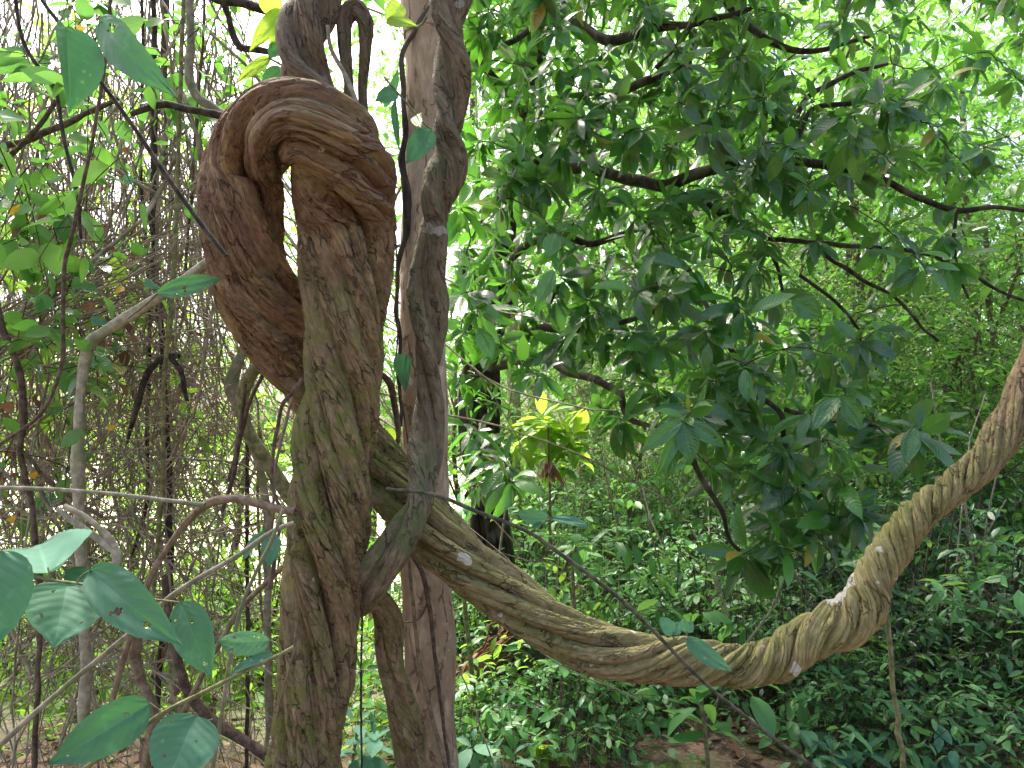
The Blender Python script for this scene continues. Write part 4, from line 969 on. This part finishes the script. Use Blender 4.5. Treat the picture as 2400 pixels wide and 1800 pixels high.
for j, (px_, d_, top_, sz, mt_) in enumerate([(1110, 17, 11, 3.8, 'mid'), (1400, 18, 11.5, 4, 'mid'), (1640, 17, 10.5, 3.6, 'mid'), (1880, 16, 10, 3.6, 'mid'), (2060, 8, 6.2, 1.6, 'lime'), (2310, 10.5, 7.0, 1.9, 'lime'), (2420, 13, 5.6, 2.4, 'mid'), (2120, 16, 6.5, 3.2, 'mid'), (1830, 16, 6.0, 3.2, 'mid'), (1600, 17, 5.4, 3.4, 'feather')]):
    forest_tree(px_, d_, 22, top_, ['tall dark green forest tree high behind the evergreen', 'tall light green forest tree high at the upper corner', 'middle-height forest tree filling the gaps right of the evergreen'][1 if mt_ == 'lime' else (0 if top_ > 6 else 2)], mat='brown_bark', leafmat={'lime': 'mid2'}.get(mt_, mt_), crown=((0, 0, -.6), (sz, sz*.7, sz*.8)), nsp=300, leafL=.14 if d_ < 14 else .21, seed=430+j, group=['tall green trees above the evergreen', 'light green trees at the upper corner', 'middle-height forest trees'][1 if mt_ == 'lime' else (0 if top_ > 6 else 2)])
for j, (px_, d_, top_, sz, mt_) in enumerate([(2180, 7.6, 2.6, 1.3, 'feather'), (2330, 7.0, 2.7, 1.2, 'lime'), (1990, 9.0, 2.8, 1.6, 'lime'), (2440, 8.6, 3.2, 1.6, 'feather'), (1840, 9.5, 2.2, 1.5, 'feather')]):
    forest_tree(px_, d_, 12, top_, ['feathery pale green young tree at eye level behind the rising vine', 'broad-leaved light green young tree at eye level behind the rising vine'][mt_ == 'lime'], mat='brown_bark', leafmat={'lime': 'mid2'}.get(mt_, mt_), crown=((0, 0, -.7), (sz, sz*.6, sz*.75)), nsp=260, leafL=.055 if mt_ == 'feather' else .11, K=14 if mt_ == 'feather' else 9, seed=450+j, group=['feathery young trees behind the rising vine', 'light green young trees behind the rising vine'][mt_ == 'lime'])
# left side, seen through the tangle
forest_tree(90, 7.5, 20, 3.0, 'sunlit leafy tree behind the twig tangle at the top corner', mat='brown_bark', leafmat='lime', crown=((0, 0, -.4), (1.3, 1, 1.6)), nsp=130, leafL=.13, seed=411)
forest_tree(330, 9, 24, 2.6, 'sunlit tree glimpsed through the middle of the twig tangle', mat='brown_bark', leafmat='lime', crown=((0, 0, -.6), (1.7, 1, 1.9)), nsp=170, leafL=.13, seed=412)
forest_tree(560, 8, 20, 1.6, 'low lime green tree seen below the loop', mat='brown_bark', leafmat='lime', crown=((0, 0, -.6), (1.2, .9, 1.3)), nsp=170, leafL=.11, seed=413)
forest_tree(1075, 8, 14, 2.5, 'low light green tree between the pale trunk and the dark evergreen trunk', mat='brown_bark', leafmat='mid2', crown=((0, 0, -.5), (.9, .7, 1.3)), nsp=190, leafL=.1, seed=415)
forest_tree(880, 10, 22, 4.2, 'green tree showing in the slit between loop and pale trunk', mat='brown_bark', leafmat='mid', crown=((0, 0, -.6), (1.6, 1, 2.2)), nsp=260, leafL=.12, seed=414)

lb, tb = Batch(), Batch(); rg = np.random.RandomState(29); n = 1250
px_, py_, d_ = rg.uniform(-250, 700, n), rg.uniform(150, 1750, n), rg.uniform(5, 9, n)
kp = pnoise(np.stack([px_/160, py_/160, px_*0], -1), 4) > -.12
b = P(px_, py_, d_)[kp]; n = len(b)
sprays(lb, tb, b, rg.normal(0, 1, (n, 3))+[0, 0, .2], rg.uniform(.35, .8, n), 9, rg.uniform(.08, .15, n), rg)
tag(build_multi('far_thicket', [(lb, M['lime']), (tb, M['twig'])], origin=P(250, 900, 7.)), 'sunlit lime thicket seen in patches through the dead twig tangle', 'thicket', kind='stuff')

# leaves climbing in the thicket itself
rg = np.random.RandomState(31)
for lab, cx, cy, sx, sy, n, d0, d1, mt, ll in [
        ('leafy creeper with broad green leaves along the side edge below the folded leaf', 70, 500, 90, 130, 34, 2.5, 3.2, 'mid', .10),
        ('creeper with broad green leaves hanging among vines at the top corner', 160, 190, 110, 110, 11, 2.3, 3.2, 'bluegreen', .12),
        ('creeper of small green leaves sprinkled through the top of the twig tangle', 250, 120, 180, 120, 46, 2.8, 4.2, 'mid', .08),
        ('creeper of lime leaves lacing the middle of the twig tangle', 220, 800, 190, 200, 60, 3.0, 4.6, 'lime', .08),
        ('dark green creeper beside the bent grey stem', 110, 870, 110, 170, 26, 2.6, 3.4, 'ever', .09),
        ('creeper of little leaves dangling before the white sky left of the loop', 490, 150, 50, 120, 20, 2.9, 3.6, 'mid', .06)]:
    lb, tb = Batch(), Batch()
    b = P(rg.normal(cx, sx, n), rg.normal(cy, sy, n), rg.uniform(d0, d1, n))
    dr = rg.normal(0, 1, (n, 3)) + [0, -.3, -.4]
    sprays(lb, tb, b, dr, rg.uniform(.25, .6, n), 7, ll*rg.uniform(.7, 1.3, n), rg, ratio=.55, us=U_MID, prof=prof_ov, flat=.6)
    tag(build_multi('leafy_creeper', [(lb, M[mt]), (tb, M['twig'])], origin=P(cx, cy, (d0+d1)/2)), lab, 'creeper')

# ------------------------------------------------------------------ understory shrubs: a few builds, copied
def shrub_meshes(kind, seed, mat, leafL, h, nst, K):
    rg = np.random.RandomState(seed)
    lb, tb = Batch(), Batch()
    a = rg.uniform(0, 6.28, nst); sp = rg.uniform(.1, .55, nst)
    top = np.stack([np.cos(a)*sp, np.sin(a)*sp, h*rg.uniform(.5, 1, nst)], 1)
    t = np.linspace(0, 1, 9)[None, :, None]
    path = top[:, None]*np.concatenate([np.broadcast_to(t**1.5, (nst, 9, 1))]*2 + [np.broadcast_to(t, (nst, 9, 1))], 2)
    tb.add(*hair(path, rg.uniform(.004, .008, nst), 5))
    for f in (.45, .7, .95):
        b = path[:, int(f*8)]
        for _ in range(2):
            sprays(lb, tb, b, np.stack([np.cos(a), np.sin(a), a*0+.35], 1) + rg.normal(0, .7, (nst, 3)), rg.uniform(.2, .45, nst), K, leafL*rg.uniform(.8, 1.2, nst), rg, droop=.4)
    return build_multi('understory_shrub', [(lb, M[mat]), (tb, M['twig'])], origin=np.zeros(3))


def copy_tree(o):
    c = o.copy(); COL.objects.link(c)
    return c


protos = [shrub_meshes(0, 51, 'bluegreen', .085, 1.0, 12, 7), shrub_meshes(0, 52, 'bluegreen', .07, 1.2, 14, 8), shrub_meshes(0, 53, 'under_shaded', .08, 1.1, 13, 7), shrub_meshes(0, 54, 'lime', .09, 1.1, 12, 7)]
LBL = ['bluish green bushy shrub in the undergrowth behind the sagging vine', 'small-leaved bluish green shrub in the undergrowth behind the sagging vine', 'shrub with shade-darkened leaf colour in the undergrowth below the rising end of the vine', 'bright lime sunlit shrub behind the dead twig tangle']
GRP = ['bluish green bushy shrubs on the slope', 'small-leaved bluish green shrubs on the slope', 'dark shrubs in the shaded undergrowth', 'lime shrubs beyond the twig tangle']
rg = np.random.RandomState(61)
used = [0]*4
for i in range(84):
    if i < 60:
        px = rg.uniform(1060, 2500); d = rg.uniform(5.0, 11.5)
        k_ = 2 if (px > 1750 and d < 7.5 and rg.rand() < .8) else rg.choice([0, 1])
    else:
        px = rg.uniform(-150, 700); d = rg.uniform(5.0, 10); k_ = 3
    p = P(px, 1100, d)
    o = copy_tree(protos[k_]) if used[k_] else protos[k_]
    used[k_] = 1
    o.location = (p[0], p[1], float(gz(p[0], p[1])) - .05)
    o.rotation_euler = (0, 0, rg.uniform(0, 6.28)); s_ = rg.uniform(.75, 1.35); o.scale = (s_, s_, s_*rg.uniform(.8, 1.1))
    tag(o, LBL[k_], 'shrub', GRP[k_])

# ------------------------------------------------------------------ undergrowth and litter (uncountable)
rg = np.random.RandomState(71)
for nm, mt, lab, n, x0, x1, y0, y1, ll, hh in [
        ('undergrowth', 'bluegreen', 'dense low bluish green undergrowth covering the slope', 7000, -1.0, 10, 4.6, 16, .08, 1.35),
        ('undergrowth', 'under_shaded', 'dark shaded undergrowth low on the near slope', 2600, 1.2, 6, 4.3, 9, .07, 1.2),
        ('undergrowth', 'bluegreen', 'low leafy ground cover round the patch of fallen leaves', 3000, -.6, 5, 3.9, 6.2, .075, .42),
        ('undergrowth', 'bluegreen', 'patches of larger-leaved plants in the undergrowth', 800, -.2, 6, 4.4, 10, .15, 1.3),
        ('undergrowth', 'feather', 'pale green ferny plants scattered in the undergrowth', 700, -.4, 8, 4.6, 12, .05, 1.5),
        ('undergrowth', 'lime', 'sunlit lime undergrowth of the clearing', 3000, -9, .4, 4.2, 14, .09, 1.1)]:
    lb, tb, sb = Batch(), Batch(), Batch()
    x = rg.uniform(x0, x1, n); y = y0 + (y1-y0)*rg.rand(n)**1.2
    keep = ~((((x-1.1)/.36)**2 + np.maximum(0, y-4.1)**2/.12 < 1 + 1.6*pnoise(np.stack([x*2.2, y*2.2, x*0], -1), 6)))
    x, y = x[keep], y[keep]; n = len(x)
    dens = pnoise(np.stack([x*.9, y*.9, x*0], -1), 3)
    z = gz(x, y) + hh*rg.rand(n)**1.3*np.clip(.75+dens, .15, 1.3)
    sprays(lb, tb, np.stack([x, y, z], 1), rg.normal(0, 1, (n, 3))*[1, 1, .5] + [0, 0, .4], rg.uniform(.25, .5, n), 7, ll*rg.uniform(.7, 1.3, n), rg, droop=.4)
    if hh > 1.2:   # dead sticks standing among the leaves
        q_ = rg.randint(0, n, 60); zz = np.linspace(0, 1, 6)
        pp_ = np.stack([x[q_], y[q_], gz(x[q_], y[q_])], 1)[:, None] + zz[None, :, None]*(rg.normal(0, .45, (60, 1, 3)) + [0, 0, 1.1]) + rg.normal(0, .02, (60, 6, 3))
        V, fc = hair(pp_, rg.uniform(.004, .011, 60), 5); sb.add(V, fc)
    g_ = np.stack([x, y, gz(x, y)-.02], 1); t_ = np.stack([x, y, z], 1); m_ = (g_+t_)/2 + rg.normal(0, .06, (n, 3))
    V, fc = hair(np.stack([g_ + rg.normal(0, .08, (n, 3))*[1, 1, 0], m_, t_], 1), np.full(n, .002), 3); tb.add(V, fc)
    tag(build_multi(nm, [(lb, M[mt]), (tb, M['twig']), (sb, M['grey_stem'])], origin=np.array([(x0+x1)/2, (y0+y1)/2, 0])), lab, 'undergrowth', kind='stuff')

# far wood closing the view on the uphill side
lb, tb = Batch(), Batch()
n = 5200
x = rg.uniform(-1.2, 22, n); y = rg.uniform(15, 22, n)
cl = pnoise(np.stack([x*.35, y*.3, x*0], -1), 8)
z = gz(x, y) + rg.rand(n)*np.clip(5.2+3.5*cl, 1.5, 9)
sprays(lb, tb, np.stack([x, y, z], 1), rg.normal(0, 1, (n, 3)), rg.uniform(.5, 1.0, n), 9, rg.uniform(.16, .26, n), rg)
tag(build_multi('far_wood', [(lb, M['mid']), (tb, M['brown_bark'])], origin=np.array([6., 18, 0])), 'distant mass of woodland leaves closing the view uphill', 'woodland', kind='stuff')

# leaf litter
lb = Batch(); n = 2600
x = rg.uniform(-3, 4.5, n); y = rg.uniform(3.2, 8, n)
leaves(lb, np.stack([x, y, gz(x, y)+.012], 1), rg.normal(0, 1, (n, 3))*[1, 1, .12], nrmz(rg.normal(0, .3, (n, 3))+[0, 0, 1]), rg.uniform(.06, .14, n), rg.uniform(.03, .06, n), rg.uniform(-.9, .9, n), rg.uniform(-.4, .5, n))
tag(lb.build('leaf_litter', M['deadleaf'], origin=np.array([1., 5, 0])), 'brown fallen leaves covering the forest floor', 'leaf litter', kind='stuff')

# ------------------------------------------------------------------ saplings, logs and particular plants on the right
def sapling(rows, d, w, mat, label, tops=(), leafmat='bluegreen', ll=.12, k=7, seed=0, name='sapling'):
    p = ppts(rows, d, w)
    e = empty(name, p[0, :3]); tag(e, label, 'sapling')
    bt = Batch(); bt.add(*tube(p, sides=9, rough=.08, seed=seed, knots=.3)); bt.build('stem', M[mat], e)
    if tops:
        rg = np.random.RandomState(seed); lb = Batch()
        h = np.array([P(a, b, d) for a, b in tops])
        rosettes(lb, h, np.tile([0, -.3, 1.], (len(h), 1)) + rg.normal(0, .25, h.shape), k, np.full(len(h), ll), rg, ratio=.42, us=U_MID, droop=.25, spread=(45, 85))
        lb.build('foliage', M[leafmat], e)
    return e


sapling([(1122, 1800, 9), (1112, 1640, 11), (1100, 1520, 11), (1090, 1420, 10), (1083, 1300, 8), (1078, 1180, 7)], 4.4, 10, 'green_stem', 'thin yellowish pole standing next to the foot of the pale trunk', [(1078, 1180)], seed=501)
sapling([(1368, 1830, 10), (1362, 1700, 11), (1356, 1600, 10), (1352, 1540, 9), (1345, 1400, 8), (1342, 1330, 8), (1350, 1280, 5)], 4.2, 10, 'tan_stem', 'thin brown pole passing behind the sagging stem near its middle', [(1350, 1280)], seed=502)
sapling([(1316, 1760, 7), (1314, 1660, 7), (1318, 1560, 6)], 4.0, 7, 'tan_stem', 'little sapling with a leaf tuft below the sagging stem', [(1318, 1555), (1300, 1570), (1335, 1575)], ll=.10, seed=503)
sapling([(1660, 1830, 10), (1655, 1740, 11), (1648, 1680, 10), (1643, 1610, 9), (1640, 1560, 8)], 3.6, 10, 'green_stem', 'sapling with large lobed bluish leaves under the lowest sag', [(1660, 1700), (1640, 1640), (1690, 1590), (1760, 1610)], ll=.2, k=5, seed=504)
sapling([(2020, 1800, 17), (2005, 1720, 16), (1995, 1640, 16), (1988, 1600, 15), (1978, 1540, 13), (1968, 1500, 12)], 4.6, 16, 'pale_bark', 'ringed brown cane leaning in the dark undergrowth', seed=505)
sapling([(1735, 1520, 16), (1712, 1470, 15), (1690, 1400, 13), (1668, 1330, 12)], 4.8, 14, 'pale_bark', 'ringed whitish cane leaning behind the lowest leaf on the sagging stem', seed=506)
sapling([(2390, 1800, 10), (2385, 1600, 12), (2380, 1450, 12), (2390, 1300, 10)], 4.6, 10, 'dark_stem', 'dark leaning stem at the side edge below the rising vine', [(2370, 1310), (2395, 1290)], 'under_shaded', .13, seed=507)
sapling([(1290, 1300, 6), (1288, 1130, 6), (1285, 1000, 6)], 5.6, 6, 'green_stem', 'bright lime-topped shrub glowing in front of the pale mossy trunk', [(1285, 990), (1250, 1000), (1320, 995), (1220, 1030), (1350, 1020), (1270, 970), (1300, 1050), (1340, 1060)], 'herolime', .24, 12, seed=508)
sapling([(1235, 1860, 9), (1236, 1800, 10), (1240, 1760, 9)], 3.9, 9, 'green_stem', 'young bright green broad-leaved seedling at the bottom right of the pale trunk', [(1242, 1770), (1262, 1740)], 'herolime', .2, 5, seed=509)
sapling([(1400, 1850, 8), (1402, 1800, 8), (1405, 1775, 7)], 3.9, 8, 'green_stem', 'small upright lime seedling beside the leaf litter', [(1405, 1780)], 'herolime', .15, 4, seed=510)
sapling([(1200, 1860, 7), (1195, 1800, 7), (1200, 1765, 6)], 3.6, 7, 'green_stem', 'dark broad-leaved seedling by the foot of the pale trunk', [(1150, 1770), (1195, 1775), (1110, 1745)], 'hero', .17, 6, seed=511)
sapling([(1960, 1850, 7), (1955, 1780, 7), (1950, 1750, 6)], 3.7, 7, 'green_stem', 'green seedling with spreading leaves at the bottom edge beside the ringed cane', [(1950, 1760), (1990, 1790), (1910, 1770), (2030, 1760)], 'hero', .16, 7, seed=512)
sapling([(1850, 1830, 7), (1845, 1760, 7), (1850, 1690, 6)], 4.0, 7, 'green_stem', 'leafy seedling in the undergrowth between two canes', [(1850, 1690), (1890, 1720), (1820, 1720)], 'bluegreen', .15, 8, seed=513)
sapling([(2290, 1840, 7), (2270, 1780, 7), (2240, 1750, 6)], 3.8, 7, 'green_stem', 'arching seedling with long pale leaves at the bottom corner', [(2235, 1750), (2290, 1780), (2200, 1770)], 'heropale', .17, 6, seed=514)
sapling([(820, 1850, 7), (830, 1760, 7), (840, 1690, 6)], 3.6, 7, 'green_stem', 'pale grey-green seedling between the twisted trunk and the pale trunk', [(850, 1760), (880, 1730), (835, 1690)], 'heropale', .16, 6, seed=515)
sapling([(848, 1800, 5), (846, 1600, 5), (850, 1400, 5)], 3.4, 5, 'dark_stem', 'dark green shoot peeping between the twisted trunk and the braided vine', [(850, 1580), (870, 1560), (850, 1300), (865, 1480)], 'ever', .14, 5, seed=516)

# leaning dead trunk and ragged broken log
def log(name, rows, d, mat, label, cat, seed, frays=0):
    p = ppts(rows, d, 40)
    e = empty(name, p[0, :3]); tag(e, label, cat)
    bt = Batch(); bt.add(*tube(p, n=80, sides=22, rough=.22, seed=seed, knots=.4)); bt.build('trunk' if 'tree' in name else 'log', M[mat], e)
    if frays:
        rg = np.random.RandomState(seed)
        q, s = cr(p, frays)
        t_ = nrmz(np.gradient(q[:, :3], axis=0))
        st = q[:, :3] + rg.normal(0, 1, (frays, 3))*q[:, 3:4]*.6
        tt = np.linspace(0, 1, 6)[None, :, None]
        path = st[:, None] + t_[:, None]*tt*rg.uniform(.08, .25, (frays, 1, 1)) + rg.normal(0, .02, (frays, 6, 3)).cumsum(1)*.6
        b2 = Batch(); b2.add(*hair(path, rg.uniform(.004, .011, frays), 4)); b2.build('fibres', M['redwood'], e)
    return e


M['redwood'] = stem_mat('rotten_wood', (.10, .05, .03), (.34, .19, .11), 35)
log('fallen_log', [(1075, 1640, 30), (1095, 1590, 40), (1130, 1555, 52), (1165, 1530, 44), (1190, 1498, 22), (1197, 1488, 3)], 4.7, 'redwood', 'splintered reddish broken log poking up out of the undergrowth', 'log', 601, 160)
log('dead_tree', [(1300, 1700, 62), (1285, 1650, 52), (1262, 1585, 46), (1240, 1520, 42), (1225, 1460, 36), (1210, 1400, 30)], 4.9, 'brown_bark', 'flaky leaning dead trunk going up behind the sagging stem', 'tree', 602)
log('tree_stump', [(1345, 1850, 120), (1338, 1740, 100), (1320, 1640, 90), (1318, 1560, 84), (1318, 1520, 30), (1318, 1512, 3)], 5.3, 'dark_bark', 'dark broad stump in shadow behind the leaning dead trunk', 'stump', 603)

# hanging withered leaf bunch
e = empty('withered_bunch', P(1286, 1080, 4.6)); tag(e, 'bunch of withered tan leaves hanging by a thin stalk in the bright gap', 'dead leaves')
stem('stalk', [(1284, 1000, 4), (1286, 1060, 4), (1287, 1092, 6)], 4.6, 4, 'brown_stem', None, None, parent=e, sides=6)
lb = Batch(); rg = np.random.RandomState(8); n = 12
leaves(lb, np.tile(P(1287, 1088, 4.6), (n, 1)) + rg.normal(0, .015, (n, 3)), np.stack([rg.normal(0, .3, n), rg.normal(0, .3, n), -np.ones(n)], 1), rg.normal(0, 1, (n, 3)), rg.uniform(.08, .15, n), rg.uniform(.03, .05, n), rg.uniform(-.8, .8, n), rg.uniform(.3, .8, n), U_MID)
lb.build('foliage', M['deadleaf'], e)

# ------------------------------------------------------------------ camera, sky, sun
cam = bpy.data.cameras.new('camera'); co = bpy.data.objects.new('camera', cam); COL.objects.link(co)
cam.sensor_width = 36; cam.lens = 36*F/W
cam.clip_start = .05; cam.clip_end = 2000
co.location = CAM; co.rotation_euler = (math.radians(90)+PITCH, 0, 0)
SC.camera = co
EL, AZ = math.radians(58), math.radians(-32)   # azimuth from +Y towards +X
w = bpy.data.worlds.new('World'); SC.world = w; w.use_nodes = True
t = w.node_tree; t.nodes.clear()
sky = t.nodes.new('ShaderNodeTexSky'); sky.sky_type = 'NISHITA'; sky.sun_disc = False
sky.sun_elevation = EL; sky.sun_rotation = AZ
sky.air_density = 1.0; sky.dust_density = 8.0; sky.ozone_density = 1.0
bg = t.nodes.new('ShaderNodeBackground'); bg.inputs[1].default_value = .15
ou = t.nodes.new('ShaderNodeOutputWorld')
t.links.new(sky.outputs[0], bg.inputs[0]); t.links.new(bg.outputs[0], ou.inputs[0])
sl = bpy.data.lights.new('sun', 'SUN'); sl.energy = 3.0; sl.angle = math.radians(12); sl.color = (1, .96, .88)
so = bpy.data.objects.new('sun', sl); COL.objects.link(so)
so.rotation_euler = (math.radians(90)-EL, 0, -AZ + pi)
so.location = (-3, 6, 12)
SC.view_settings.view_transform = 'Standard'; SC.view_settings.look = 'None'
SC.view_settings.exposure = 1.9; SC.view_settings.gamma = 1
SC.cycles.use_denoising = True
SC.cycles.max_bounces = 7; SC.cycles.diffuse_bounces = 4; SC.cycles.glossy_bounces = 2; SC.cycles.transmission_bounces = 4
SC.cycles.transparent_max_bounces = 4
SC.cycles.sample_clamp_indirect = 6
